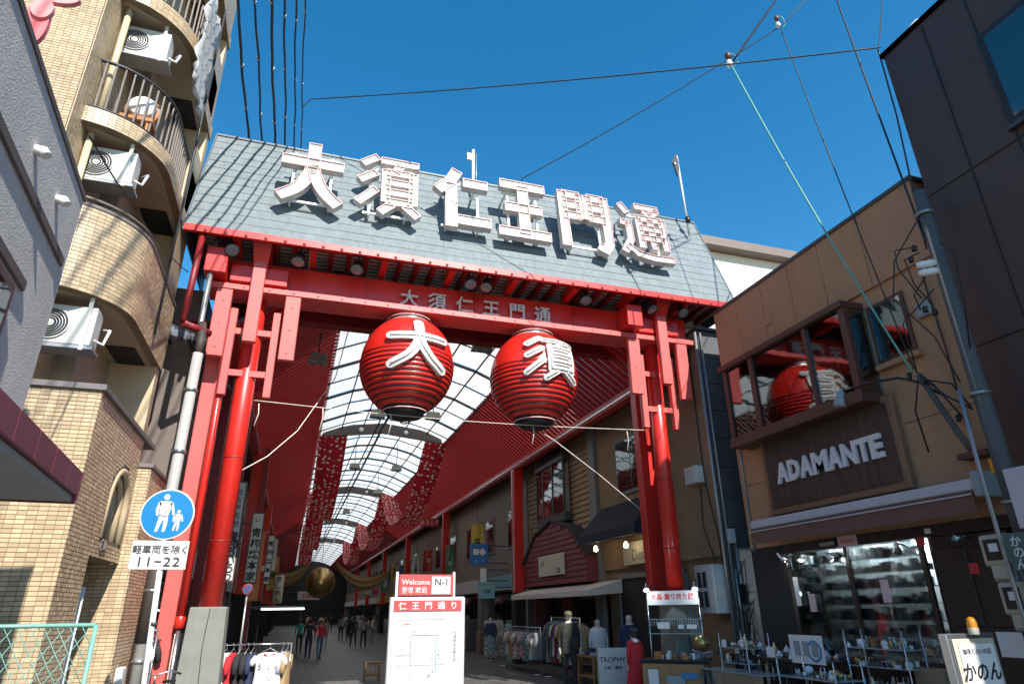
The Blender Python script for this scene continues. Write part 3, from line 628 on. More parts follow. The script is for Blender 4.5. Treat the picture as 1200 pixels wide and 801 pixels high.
# pink rounded sign standing on the roof edge
pk = thing('pink_roof_sign', 'rounded pink cut-out sign leaning over the stucco roof edge', 'sign', sp(1.0, -.1, 5.17))
def blob(cx, cz, rx, rz, n=28, pw=1.0): return [(cx+rx*math.cos(2*PI*k/n), cz+rz*math.sin(2*PI*k/n)) for k in range(n)]
def onroof(pts, a0, th): return [V((a0.x+p[0], a0.y, a0.z+p[1])) for p in pts]
A0 = V((-2.70, 5.25, 6.72))
MB().prism(onroof(blob(0, 0, .10, .26), A0, 0), (0, .05, 0)).build('lobe', 'pink_sign', pk)
MB().prism(onroof(blob(.03, .16, .085, .12), A0+V((0, -.03, 0)), 0), (0, .05, 0)).build('lobe', 'pink_sign_light', pk)
MB().prism(onroof(blob(.08, .36, .2, .10), A0+V((0, -.02, 0)), 0), (0, .05, 0)).build('lobe', 'pink_sign_light', pk)
MB().bar(A0+V((-.05, .08, -1.56)), A0+V((-.05, .08, .3)), .04).build('post', 'steel', pk)
# ================================================================== left side: tiled apartment house
mat('tile', (0.50, 0.375, 0.235), 0.4, var=.14, scale=.8, island=.22, coat=.1, streak=.08); mat('grout', (0.19, 0.14, 0.085), 0.95)
mat('tile_pale', (0.48, 0.37, 0.24), 0.4, var=.08, scale=1.5, island=.16); mat('cap_grey', (0.15, 0.13, 0.125), 0.7, var=.2)
mat('ceiling_paint', (0.36, 0.30, 0.22), 0.9, var=.1); mat('rail_brown', (0.16, 0.13, 0.11), 0.45); mat('rail_dark', (0.03, 0.03, 0.035), 0.5)
mat('ac_white', (0.52, 0.52, 0.49), 0.5, var=.08, dirt=.2); mat('corrugated', (0.20, 0.23, 0.28), 0.4, var=.25, scale=2, dirt=.4); mat('net', (.42, .42, .42), .9)
mat('rattan', (.36, .15, .05), .6); mat('cushion', (.75, .74, .72), .9)
def poly_mat():
    m = bpy.data.materials.new('poly_sheet'); m.use_nodes = True; MATS['poly_sheet'] = m; N = m.node_tree.nodes; L = m.node_tree.links; N.clear()
    o = N.new('ShaderNodeOutputMaterial'); t = N.new('ShaderNodeBsdfTranslucent'); d = N.new('ShaderNodeBsdfDiffuse'); tc = N.new('ShaderNodeTexCoord')
    mp = N.new('ShaderNodeMapping'); mp.inputs['Scale'].default_value = (.5, 5, 1); L.new(tc.outputs['Object'], mp.inputs[0]); nz = N.new('ShaderNodeTexNoise'); nz.inputs['Scale'].default_value = 1.6; nz.inputs['Detail'].default_value = 5; L.new(mp.outputs[0], nz.inputs['Vector'])
    cr = N.new('ShaderNodeValToRGB'); cr.color_ramp.elements[0].position = .38; cr.color_ramp.elements[0].color = (.05, .06, .08, 1); cr.color_ramp.elements[1].position = .62; cr.color_ramp.elements[1].color = (.55, .6, .68, 1)
    L.new(nz.outputs['Fac'], cr.inputs[0]); L.new(cr.outputs[0], t.inputs[0]); L.new(cr.outputs[0], d.inputs[0]); x = N.new('ShaderNodeMixShader'); x.inputs[0].default_value = .6; L.new(d.outputs[0], x.inputs[1]); L.new(t.outputs[0], x.inputs[2]); L.new(x.outputs[0], o.inputs[0])
poly_mat()
apt = thing('apartment_house', 'cream tiled apartment house with stacked curved corner balconies', 'building', (-4.5, 11, 0))
def path(pts):      # cumulative arc length of a 2d polyline -> sampler
    P = [V((p[0], p[1])) for p in pts]; S = [0]
    for a, b in zip(P[:-1], P[1:]): S.append(S[-1]+(b-a).length)
    def f(s):
        s = min(max(s, 0), S[-1])
        for k in range(len(P)-1):
            if s <= S[k+1]+1e-9:
                t = (s-S[k])/max(1e-9, S[k+1]-S[k]); return P[k].lerp(P[k+1], t), V(((P[k+1]-P[k]).y, -(P[k+1]-P[k]).x)).normalized()
    return f, S[-1]
def tiles(name, pts, z0, z1, parent, tw=.1, th=.05, gap=.007, proud=.006, m='tile', skip=None, off=0.0, bond=False, s0=0):
    f, T = path(pts); mb = MB(); nz = max(1, int(round((z1-z0)/th))); th = (z1-z0)/nz
    for r in range(nz):
        s = -tw/2 if (bond and r % 2) else 0.0
        while s < T-.01:
            a, c = max(0, s+gap/2), min(T, s+tw-gap/2); s += tw
            if c-a < .01: continue
            za, zb = z0+r*th+gap/2, z0+(r+1)*th-gap/2
            if skip and skip((a+c)/2, (za+zb)/2): continue
            (pa, na), (pc, nc) = f(a+1e-6), f(c-1e-6); pr = proud+rnd(-.001, .001)
            A, C = pa+na*off, pc+nc*off; A2, C2 = pa+na*(off+pr), pc+nc*(off+pr); e = .0015
            vs = [(A.x, A.y, za), (C.x, C.y, za), (C.x, C.y, zb), (A.x, A.y, zb), (A2.x, A2.y, za+e), (C2.x, C2.y, za+e), (C2.x, C2.y, zb-e), (A2.x, A2.y, zb-e)]
            mb.mesh(vs, [(4, 5, 6, 7), (0, 1, 5, 4), (1, 2, 6, 5), (2, 3, 7, 6), (3, 0, 4, 7)])
    return mb.build(name, m, parent, kind='stuff')
def wallstrip(pts, z0, z1, th=.1):      # solid band following a path, thickness inward
    f, T = path(pts); mb = MB(); P = [V((p[0], p[1])) for p in pts]; N_ = []
    for k in range(len(P)):
        a = (P[k]-P[k-1]) if k else (P[1]-P[0]); b = (P[k+1]-P[k]) if k < len(P)-1 else a
        t = (a.normalized()+b.normalized()).normalized(); N_.append(V((t.y, -t.x)))
    I = [p-n*th for p, n in zip(P, N_)]; n = len(P)
    rows = [[(p.x, p.y, z0) for p in P], [(p.x, p.y, z1) for p in P], [(p.x, p.y, z1) for p in I], [(p.x, p.y, z0) for p in I], [(p.x, p.y, z0) for p in P]]
    mb.sheet(rows, smooth=False)
    for k in (0, n-1): mb.poly([(P[k].x, P[k].y, z0), (P[k].x, P[k].y, z1), (I[k].x, I[k].y, z1), (I[k].x, I[k].y, z0)])
    return mb
XB, YB, RB = -2.72, 9.3, 1.15          # balcony outer face, front face, corner radius
def bal_path(xl=-3.80, yend=12.75, inset=0.0, n=14):
    r = RB-inset; pts = [(xl, YB+inset)]
    for k in range(n+1):
        a = -PI/2+PI/2*k/n; pts.append((XB-RB+r*math.cos(a), YB+RB+r*math.sin(a)))
    return pts+[(XB-inset, y) for y in (11.4, 12.1, yend)]
# main walls: front wing and body behind the balconies
MB().box(-12, -3.80, 8.95, 12.8, 0, 17).build('front_wing', 'grout', apt)
MB().box(-3.797, -3.785, 8.96, 12.8, 4.6, 17).build('wing_return', 'tile_pale', apt)
tiles('wing_tiles', [(-6.8, 8.95), (-3.80, 8.95)], 5.0, 14.5, apt)
tiles('return_tiles', [(-3.783, 8.95), (-3.783, 10.6)], 5.0, 14.5, apt, m='tile_pale')
MB().box(-3.78, -3.5, 10.8, 12.78, 4.6, 17).build('recessed_wall', 'ceiling_paint', apt)
MB().box(-3.77, XB-.03, 12.5, 12.74, 4.6, 17).build('end_wall', 'tile_pale', apt)
for zq in (7.4, 9.1, 11.8): MB().box(XB-.06, XB-.02, 11.9, 12.5, zq, zq+1.5).build('side_panel', 'tile_pale', apt)
LV = [(6.05, 6.35, 'solid'), (8.80, 9.08, 'rail'), (11.45, 11.75, 'rail'), (14.1, 14.4, 'rail')]
def ac_unit(x, y, ztop, lab):
    t = thing('air_conditioner', lab, 'air conditioner', (x, y, ztop-.75), 'air conditioners hung under the balconies')
    MB().box(x-.42, x+.42, y, y+.30, ztop-.72, ztop-.14).build('case', 'ac_white', t, bevel=.015, seg=2)
    m = MB(); m.lathe((x-.12, y-.004, ztop-.43), [(.235, 0), (.245, .012), (.225, .014), (.215, 0)], 28, axis=(0, -1, 0)); m.build('fan_ring', 'ac_white', t)
    MB().lathe((x-.12, y-.001, ztop-.43), [(.215, .002), (0, .003)], 24, axis=(0, -1, 0)).build('fan_opening', 'black_matte', t)
    for k in range(5): MB().lathe((x-.12, y-.008, ztop-.43), [(.04+.035*k, 0), (.046+.035*k, .004), (.052+.035*k, 0)], 20, axis=(0, -1, 0)).build('grille_ring', 'steel', t)
    MB().lathe((x-.12, y-.01, ztop-.43), [(.05, 0), (.0, .012)], 16, axis=(0, -1, 0)).build('hub', 'ac_white', t)
    for dx in (-.34, .30):
        MB().box(x+dx, x+dx+.05, y-.03, y-.006, ztop-.8, ztop).build('hanger_strap', 'ac_white', t)
    MB().box(x-.46, x+.46, y-.02, y+.33, ztop-.78, ztop-.735).build('tray', 'steel', t)
    MB().tube([(x+.43, y+.1, ztop-.6), (x+.55, y+.1, ztop-.66), (x+.57, y+.2, ztop-.4), (x+.3, y+.6, ztop-.25)], .022, 7).build('refrigerant_pipe', 'pvc_white', t)
aclab = ['air conditioner under the lowest balcony beside the stucco wall', 'air conditioner under the first railed balcony, half behind a cream drainpipe', 'highest air conditioner, under the top balcony, behind a cream drainpipe']
for i, (z0, z1, kind) in enumerate(LV):
    bp = bal_path(); f2, T2 = path(bp)
    top = 7.38 if kind == 'solid' else z1
    sl_ = MB(); inner = []; poly = [(p[0], p[1]) for p in bp]+[(XB, 12.76), (-3.78, 12.76)]
    sl_.prism([(p[0]-(0.012 if p[0] > -3.7 else 0), p[1]+.012, z0+.004) for p in poly], (0, 0, .16))
    bal = sl_.build('balcony_slab', 'ceiling_paint', apt)
    wallstrip(bp, z0, top, .13).build('parapet' if kind == 'solid' else 'slab_edge', 'grout', bal)
    tiles('edge_tiles', bp, z0+.002, top, bal, tw=.1 if kind == 'solid' else .1, th=.062 if kind == 'solid' else .05)
    if kind == 'solid':
        wallstrip([(p[0], p[1]) for p in bal_path(inset=-.02)], top, top+.05, .18).build('parapet_cap', 'cap_grey', bal)
        rp = MB(); pr = [(p[0], p[1], top+.16) for p in bal_path(inset=.05)]; rp.tube(pr, .025, 8); rp.build('handrail', 'rail_brown', bal)
    else:
        rz = z1+.98; pr = bal_path(inset=.06); fr, TR = path(pr)
        rp = MB(); rp.tube([(p[0], p[1], rz) for p in pr], .03, 8); rp.build('handrail', 'rail_dark', bal)
        rp = MB(); rp.tube([(p[0], p[1], z1+.06) for p in pr], .02, 8); rp.build('bottom_rail', 'rail_dark', bal)
        s = .12
        while s < TR-.02:
            p, n_ = fr(s); th = .028 if int(s*100) % 7 else .03
            MB().box(p.x-.013, p.x+.013, p.y-.013, p.y+.013, z1+.05, rz).build('baluster', 'rail_brown', bal); s += .135 if s < 3.6 else .22
        wallstrip([(XB-.02, 11.6), (XB-.02, 12.7)], z1, z1+.95, .03).build('side_screen', 'tile_pale', bal)
    # posts on the far side
    for yk in (): MB().box(XB-.02, XB+.02, yk, yk+.04, z1, z1+2.3).build('side_post', 'pvc_white', bal)
    MB().box(-3.4, -2.95, 11.6, 12.8, z0-.01, z0+.002).build('ceiling_hatch', 'black_matte', bal)
for i, (x, y, z) in enumerate(((-3.45, 9.70, 6.05), (-3.47, 9.72, 8.80), (-3.45, 9.78, 11.45))): ac_unit(x, y, z, aclab[i])
for z0, z1, x in ((6.3, 8.80, -3.70), (9.0, 11.45, -3.68), (11.75, 14.1, -3.68)):
    MB().tube([(x, 9.58, z0), (x, 9.58, z1)], .05, 14).build('drainpipe', 'pvc_cream', apt)
# far edge: net and dark pipes
rows = [[(XB+.06+.05*math.sin(j*1.7+k*.9)+.03*math.sin(j*3.1-k*1.7), 10.1+j*.14, 10.75+k*.14) for j in range(9)] for k in range(18)]
o = MB().sheet(rows).build('white_net', 'net'); o.modifiers.new('solid', 'SOLIDIFY').thickness = .01; tag(o, 'crumpled white netting hung down the far balcony edge', 'net')
for y in (11.5,): MB().tube([(XB+.04, y, 6.3), (XB+.04, y, 14)], .022, 8).build('downpipe', 'rail_dark', apt)
# chair on the railed balcony
ch = thing('balcony_chair', 'rattan chair with white cushion behind the balcony railing', 'chair', (-3.2, 9.95, 9.0))
MB().lathe((-3.25, 10.05, 9.75), [(0, -.05), (.26, -.04), (.30, 0), (.26, .04), (0, .05)], 20, axis=(0, -1, .1)).build('backrest', 'rattan', ch)
MB().lathe((-3.25, 9.99, 9.79), [(0, -.06), (.2, -.05), (.23, 0), (.2, .05), (0, .06)], 20, axis=(0, -1, .1)).build('cushion', 'cushion', ch)
MB().box(-3.52, -2.98, 9.75, 10.15, 9.33, 9.43).build('seat', 'rattan', ch, bevel=.02)
for x in (-3.48, -3.06):
    for y in (9.80, 10.1): MB().tube([(x, y, 8.97), (x, y, 9.35)], .025, 8).build('leg', 'rattan', ch)
# ------------------------------------------------------------------ tiled entrance wall below
ew = thing('tiled_entrance_wall', 'cream brick-tiled entrance wall with arched niche below the apartment', 'wall', (-3.5, 10, 0))
XE, YE, ZE = -2.46, 8.72, 4.40
MB().box(-9, XE, YE, 9.75, 0, ZE).build('front_block', 'grout', ew)
tiles('front_tiles', [(-5.2, YE), (XE, YE)], .6, ZE, ew)
tiles('side_tiles', [(XE, YE), (XE, 9.75)], .6, ZE, ew)
MB().box(-9, XE+.05, YE-.05, 12.0, ZE, ZE+.08).build('coping', 'cap_grey', ew, bevel=.008)
# arched niche panel between y 9.75 and 11.3, above z 2.5
ya, yb_, za_ = 9.755, 11.35, 2.55; yc, rA, zs = 10.62, .52, 3.25
def arch_pts(r, n=14): return [(yc-r*math.cos(PI*k/n), zs+r*math.sin(PI*k/n)) for k in range(n+1)]
pm = MB(); out = [(ya, ZE)]+[(ya, za_)]; ap = arch_pts(rA)
pm.sheet([[(XE, yc-rA, za_+.25)]+[(XE, a, b) for a, b in ap]+[(XE, yc+rA, za_+.25)], [(XE, ya, za_+.25)]+[(XE, (ya if k < 4 else yb_ if k > 10 else a), (ZE if 2 < k < 12 else b)) for k, (a, b) in enumerate(ap)]+[(XE, yb_, za_+.25)]], smooth=False)
pm.poly([(XE, ya, za_), (XE, yb_, za_), (XE, yb_, za_+.25), (XE, ya, za_+.25)])
pm.poly([(XE, ya, za_), (XE, yb_, za_), (-4, yb_, za_), (-4, ya, za_)])
pm.build('arch_panel', 'grout', ew)
tiles('arch_tiles', [(XE, ya), (XE, yb_)], za_, ZE, ew, skip=lambda s, z: (abs(ya+s-yc) < rA+.09 and za_+.2 < z < zs) or math.hypot(ya+s-yc, z-zs) < rA+.09 and z >= zs)
for k, r in enumerate((rA, rA-.09, rA-.18)):
    m = MB(); pp = [(yc-r, za_+.25)]+arch_pts(r)+[(yc+r, za_+.25)]
    m.tube([(XE-.02-k*.07, a, b) for a, b in pp], .05, 8); m.build('arch_moulding', 'tile_pale', ew)
MB().box(-2.85, -2.78, ya, yb_, za_, ZE).build('niche_back', 'tile_pale', ew)
MB().box(-5, -3.3, 9.76, 11.34, 0, za_-.01).build('recess_back', 'grout', ew)
tiles('recess_tiles', [(-3.3, 9.76), (-3.3, 11.34)], .1, za_-.02, ew)
letter(ew, '檜山', (XE+.012, 10.25, 2.72), (0, 1, 0), (0, 0, 1), .16, 'cap_grey', bold=.01, depth=.012, name='name_plate')
MB().box(-9, -2.28, 11.36, 13.2, 0, 3.98).build('rear_block', 'grout', ew)
tiles('rear_front_tiles', [(-4.2, 11.36), (-2.28, 11.36)], .3, 3.98, ew)
tiles('rear_side_tiles', [(-2.28, 11.36), (-2.28, 13.2)], .3, 3.98, ew)
MB().box(-9, -2.24, 11.32, 13.2, 3.98, 4.05).build('rear_coping', 'cap_grey', ew, bevel=.008)
MB().tube([(-2.62, 10.4, 0), (-2.62, 10.4, 2.2)], .05, 10).build('white_pipe', 'pvc_white', ew)
MB().box(-2.26, -2.16, 11.6, 11.85, .3, 1.15).build('letter_box', 'pvc_white', ew, bevel=.02)
# corrugated lean-to roof between apartment and gate
cr = thing('corrugated_roof', 'dark corrugated lean-to roof between the apartment house and gate', 'roof', (-3, 16, 6))
rows = []
for k in range(61):
    y = 12.85+k*.105; rows.append([(-3.6+1.75*j/3, y, 7.35-.55*j/3-.09*k*0+(.022 if k % 2 else -.022)) for j in range(4)])
o = MB().sheet(rows, smooth=False).build('corrugated_sheet', 'poly_sheet', cr)
for x in (-3.3, -2.85, -2.4, -1.95): MB().box(x-.03, x+.03, 12.85, 19.1, 6.62+(-1.85-x)*.314, 6.69+(-1.85-x)*.314).build('purlin', 'rail_dark', cr)
MB().box(-3.62, -1.84, 12.24, 12.29, 6.9, 7.3).build('end_trim', 'steel', cr) if False else None
# ================================================================== right side: jewellery shop building
mat('beige_panel', (0.40, 0.215, 0.115), 0.75, var=.10, scale=1.3, streak=.10, dirt=.25, dcol=(.2, .11, .06), bump=.1, bscale=80)
mat('bay_wood', (0.085, 0.035, 0.025), 0.5, var=.2, scale=6); mat('sign_wood', (0.065, 0.040, 0.03), 0.55, var=.3, scale=2, streak=.35)
mat('sign_lattice', (0.24, 0.12, 0.07), 0.6, var=.25, scale=25); mat('sign_letter', (0.66, 0.62, 0.62), 0.4, var=.06)
mat('awning_brown', (0.16, 0.075, 0.055), 0.85, var=.12); mat('awning_metal', (0.48, 0.45, 0.47), 0.4, var=.06)
mat('door_wood', (0.028, 0.016, 0.013), 0.45, var=.3, scale=5); mat('shelf_glass', (.28, .34, .35), .15, var=.05)
mat('silver_goods', (.55, .56, .58), .35, metal=.4, island=.5, var=.0); mat('dark_goods', (.06, .055, .06), .5, island=.6, var=0); mat('paper', (.72, .70, .68), .8, var=.04)
mat('paper_pink', (.62, .42, .44), .8, var=.04); mat('red_print', (.55, .03, .04), .7, var=0); mat('ink', (.02, .02, .022), .7, var=0); mat('blue_print', (.05, .22, .42), .6, var=0)
mat('dark_siding', (0.075, 0.078, 0.085), 0.7, var=.12, streak=.1); mat('brown_cladding', (0.062, 0.036, 0.030), 0.5, var=.22, scale=.8, streak=.18)
mat('tan_wall', (0.26, 0.17, 0.10), 0.85, var=.12, scale=1.4, bump=.2, bscale=60, streak=.08); mat('tan_siding', (0.30, 0.20, 0.12), 0.75, var=.12, streak=.1)
mat('grey_trim', (0.20, 0.19, 0.18), 0.7); mat('plum_board', (0.16, 0.025, 0.035), 0.6, var=.15); mat('roof_dark', (0.05, 0.045, 0.045), .8)
mat('cream_cloth', (.55, .50, .44), .9, var=.08); mat('navy_cloth', (.018, .02, .035), .85, var=.15); mat('cream_sign', (.52, .46, .36), .6, var=.06)
mat('meter_beige', (.44, .40, .31), .5, var=.06); mat('meter_grey', (.26, .28, .29), .5); mat('orange_lamp', (.8, .3, .02), .25, var=0); mat('green_sign', (.05, .11, .10), .5)
mat('pole_concrete', (.085, .083, .085), .85, var=.12, scale=3, bump=.1); mat('green_wire', (.10, .34, .27), .5); mat('cable', (.014, .014, .016), .6, var=0)
mat('white_wall', (.72, .66, .56), .85, var=.06); mat('eave_brown', (.16, .12, .10), .6); mat('ceramic', (.7, .7, .68), .2); mat('wood_light', (.36, .20, .08), .55, var=.2, scale=8)
X = 9.05
glass('pane_shop', trans=0.92)
def rb(x0, x1, y0, y1, z0, z1): return MB().box(x0, x1, y0, y1, z0, z1)
RT, UP = (0, -1, 0), (0, 0, 1)           # lettering on street-facing walls
jb = thing('jewellery_shop', 'beige two-storey jewellery shop with wooden bay window and ADAMANTE sign', 'shop', (X+2, 9, 0))
rb(X, X+7, 6.28, 11.75, 2.95, 6.9).build('wall', 'beige_panel', jb)
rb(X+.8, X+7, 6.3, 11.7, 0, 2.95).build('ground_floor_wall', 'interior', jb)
rb(X+.13, X+.8, 6.3, 7.73, 0, 2.95).build('door_pier', 'door_wood', jb)
rb(X+.72, X+.74, 7.75, 10.73, .9, 2.9).build('display_back', 'meter_grey', jb)
rb(X+.26, X+.79, 7.74, 10.74, .86, .96).build('display_floor', 'meter_grey', jb)
rb(X+.26, X+.79, 7.74, 10.74, 2.90, 2.945).build('display_ceiling', 'sign_letter', jb)
rb(X, X+.4, 10.75, 11.75, 0, 2.95).build('entrance_dark_block', 'black_matte', jb)  # solid block in black, standing for the shade inside the open corner entrance
ysj = [11.78, 10.95, 10.1, 9.25, 8.4, 7.4, 6.26]
for a, b in zip(ysj[:-1], ysj[1:]): rb(X-.05, X+.02, b+.006, a-.006, 6.90, 8.33).build('fascia_panel', 'beige_panel', jb, bevel=.004)
rb(X+.0, X+7, 6.27, 11.77, 6.9, 8.31).build('parapet', 'beige_panel', jb)
rb(X-.08, X+7.1, 6.22, 11.82, 8.31, 8.38).build('parapet_cap', 'frame_dark', jb)
for zz, ya_, yb2 in ((4.5, 6.3, 7.5), (5.2, 10.9, 11.74), (4.2, 10.9, 11.74)): rb(X-.004, X+.01, ya_, yb2, zz, zz+.012).build('panel_joint', 'frame_dark', jb)
# bay window
bx = 8.58
bay = rb(bx-.06, X-.003, 7.72, 11.30, 6.62, 6.74).build('bay_window', 'bay_wood', jb, bevel=.01)
rb(bx-.03, X-.003, 7.74, 11.26, 4.92, 5.12).build('bay_sill', 'bay_wood', bay, bevel=.01)
for y, w_ in ((11.17, .10), (10.30, .12), (8.72, .09), (7.80, .14)): rb(bx, bx+.1, y-w_/2, y+w_/2, 5.12, 6.62).build('mullion', 'bay_wood', bay)
for a, b in ((11.12, 10.36), (10.24, 8.77), (8.67, 7.87)): rb(bx+.04, bx+.055, b, a, 5.121, 6.619).build('pane', 'pane', bay)
rb(X-.06, X-.045, 7.85, 11.1, 5.121, 6.619).build('bay_back', 'interior', bay)
rb(bx+.1, X-.004, 7.73, 7.745, 5.12, 6.62).build('bay_side_pane', 'pane', bay); rb(bx+.1, X-.004, 11.2, 11.215, 5.12, 6.62).build('bay_side_pane', 'pane', bay)
for y in (10.0, 9.5, 8.95, 8.3): MB().tube([(bx+.22, y, 5.13), (bx+.22, y, 6.6)], .02, 6).build('display_rod', 'chrome', bay)
for z in (5.5, 5.95): rb(bx+.15, bx+.33, 7.95, 11.0, z, z+.02).build('display_shelf', 'shelf_glass', bay)
for k in range(26):
    y = rnd(7.95, 11.0); z = random.choice((5.125, 5.525, 5.975)); h = rnd(.08, .25)
    MB().lathe((bx+rnd(.2, .28), y, z), [(.05, 0), (.06, h*.3), (.025, h*.7), (.03, h)], 8).build('ornament', random.choice(('silver_goods', 'dark_goods', 'brass')), bay)
# plain window right of the bay
w2 = rb(X-.04, X-.004, 6.93, 7.66, 5.56, 6.60).build('window', 'bay_wood', jb)
rb(X-.055, X-.042, 6.99, 7.60, 5.62, 6.54).build('pane', 'pane', w2); rb(X-.12, X-.003, 6.86, 7.68, 5.44, 5.53).build('sill', 'beige_panel', w2, bevel=.01)
# sign board with raised letters
sg = rb(8.93, X-.003, 7.54, 10.82, 3.50, 5.02).build('sign_board', 'sign_lattice', jb, bevel=.01)
nb = 15
for k in range(nb):
    a = 7.66+(10.70-7.66)*k/nb; rb(8.905, 8.932, a+.003, a+(3.04/nb)-.003, 3.62, 4.90).build('sign_plank', 'sign_wood', sg)
xs = 10.40
for k, chh in enumerate('ADAMANTE'):
    wd = {'A': .355, 'D': .335, 'M': .41, 'N': .36, 'T': .30, 'E': .275}[chh]; t = text_mb(chh, .50, .045, .05); x0 = min(p[0] for p in t.v); x1 = max(p[0] for p in t.v); sc = (wd-.03)/(x1-x0)
    t.v = [(p[0]*sc, p[1]*1.02, p[2]) for p in t.v]
    t.xf((8.90, xs-wd/2, 4.24), RT, UP).build('letter', 'sign_letter', sg); xs -= wd*.93
# awning
aw = rb(8.62, 8.95, 6.36, 11.10, 3.26, 3.42).build('awning', 'awning_metal', jb, bevel=.03, seg=3)
MB().hexa([(8.60, 6.38, 3.22), (8.60, 11.08, 3.22), (9.0, 11.08, 3.24), (9.0, 6.38, 3.24)], [(8.60, 6.38, 3.255), (8.60, 11.08, 3.255), (9.0, 11.08, 3.258), (9.0, 6.38, 3.258)]).build('awning_cloth', 'awning_brown', aw)
rows = [[(8.585+.015*math.sin(j*1.1), 6.38+4.7*j/40, z) for j in range(41)] for z in (3.215, 3.10, 2.97)]
MB().sheet(rows).build('valance', 'awning_brown', aw); rb(8.555, 8.567, 6.38, 11.08, 3.195, 3.215).build('valance_bar', 'awning_metal', aw)
rb(8.55, 9.0, 6.22, 6.35, 3.15, 3.5).build('awning_end_cover', 'meter_grey', aw, bevel=.04, seg=2)
# shop window, transom, door
tr = rb(X-.02, X+.24, 6.3, 10.74, 2.78, 2.945).build('transom', 'door_wood', jb)
sw = rb(X+.0, X+.05, 7.74, 10.74, .98, 1.06).build('shop_window', 'bay_wood', jb)
for y in (10.70, 9.25, 7.78): rb(X, X+.05, y-.04, y+.04, 1.06, 2.78).build('frame', 'door_wood', sw)
for a, b in ((10.66, 9.29), (9.21, 7.82)): rb(X+.02, X+.03, b, a, 1.061, 2.779).build('pane', 'pane_shop', sw)
rb(X+.02, X+.23, 7.74, 10.74, 0, .978).build('stall_riser', 'door_wood', sw)
rb(X+.74, X+.76, 7.75, 10.73, .9, 2.8).build('display_back', 'meter_grey', sw) if False else None
shelf_items = {'silver_goods': MB(), 'dark_goods': MB(), 'paper': MB()}
for z in (1.12, 1.38, 1.62, 1.86, 2.10, 2.34, 2.56):
    rb(X+.12, X+.40, 7.84, 10.64, z, z+.012).build('glass_shelf', 'shelf_glass', sw)
    y = 7.9
    while y < 10.6:
        k = random.choice(('silver_goods', 'silver_goods', 'dark_goods', 'paper')); w_ = rnd(.04, .12); h = rnd(.06, .19)
        shelf_items[k].box(X+.15, X+rnd(.2, .36), y, y+w_, z+.013, z+.013+h); y += w_+rnd(.01, .07)
for k, mb in shelf_items.items(): mb.build('shelf_goods', k, sw, kind='stuff')
dr = rb(X-.0, X+.12, 6.42, 7.58, .05, 2.76).build('door', 'door_wood', jb)
for a, b, z0, z1 in ((6.52, 6.95, 1.55, 2.6), (7.05, 7.48, 1.55, 2.6), (6.52, 6.95, .3, 1.4), (7.05, 7.48, .3, 1.4)): rb(X-.025, X-.003, a, b, z0, z1).build('door_panel', 'door_wood', dr, bevel=.015)
for y, z, w_, h, m in ((9.6, 2.86, .42, .17, 'black'), (9.12, 2.87, .42, .17, 'paper_pink'), (7.70, 2.72, .12, .12, 'red_print'), (6.98, 2.30, .14, .14, 'red_print'), (7.55, 2.86, .1, .07, 'paper'), (8.55, 2.05, .16, .34, 'paper_pink'), (10.2, 1.9, .16, .3, 'paper_pink'), (6.75, 1.35, .35, .3, 'paper'), (10.55, 2.1, .12, .5, 'paper')):
    n_ = rb(X-.035, X-.028, y-w_/2, y+w_/2, z-h/2, z+h/2); n_.build('notice', m, jb)
letter(jb, '貴金属買取', (X-.036, 9.6, 2.86), RT, UP, .07, 'paper', depth=.002); letter(jb, '高価買取', (X-.036, 9.12, 2.87), RT, UP, .08, 'red_print', depth=.002)
def clamp_lamp(x, y, z, lab, lit=True, dirn=(-.6, .2, -.7), m='bulb_white', watts=0, lo=(.25, 0, -.15)):
    t = thing('clamp_lamp', lab, 'lamp', (x, y, z), 'clip-on shop lamps'); a = V(dirn).normalized()
    MB().lathe((x, y, z), [(.02, -.1), (.03, -.02), (.075, .08), (.07, .08)], 14, axis=a).build('shade', 'chrome', t)
    MB().lathe(V((x, y, z))+a*.05, [(.0, .05), (.035, .03), (.045, 0), (.0, -.03)], 12, axis=a).build('bulb', m if lit else 'lamp_glass', t)
    MB().tube([V((x, y, z))-a*.08, (x+.12, y+.02, z+.05), (x+.22, y, z)], .012, 6).build('arm', 'black', t)
    if watts:      # added fill light shifted away from the bulb, behind the glass at the jeweller
        l = bpy.data.lights.new('goods_fill_light', 'POINT'); l.energy = watts; l.shadow_soft_size = .03; l.color = (.85, .95, 1); q = bpy.data.objects.new('goods_fill_light', l); COL.objects.link(q); q.parent = t; q.location = lo
clamp_lamp(8.84, 10.62, 2.70, 'bright lit clip lamp at the far end of the jewellery window', dirn=(.5, -.2, -.7), watts=42, lo=(.75, -.45, .08)); clamp_lamp(8.84, 10.42, 2.58, 'lit clip lamp just below the brightest one by the jewellery window', dirn=(.2, .5, -.7), watts=32, lo=(.72, -1.1, .2))
clamp_lamp(8.9, 9.5, 2.64, 'lit clip lamp over the middle of the jewellery window', dirn=(.4, -.3, -.7), watts=42, lo=(.7, -.35, .15)); clamp_lamp(8.84, 7.98, 2.66, 'lit clip lamp at the near end of the jewellery window', dirn=(.4, .4, -.7), watts=42, lo=(.75, .35, .12))
clamp_lamp(8.84, 6.95, 2.70, 'unlit clip lamp over the dark wooden door', False, (-.9, .4, -.2))
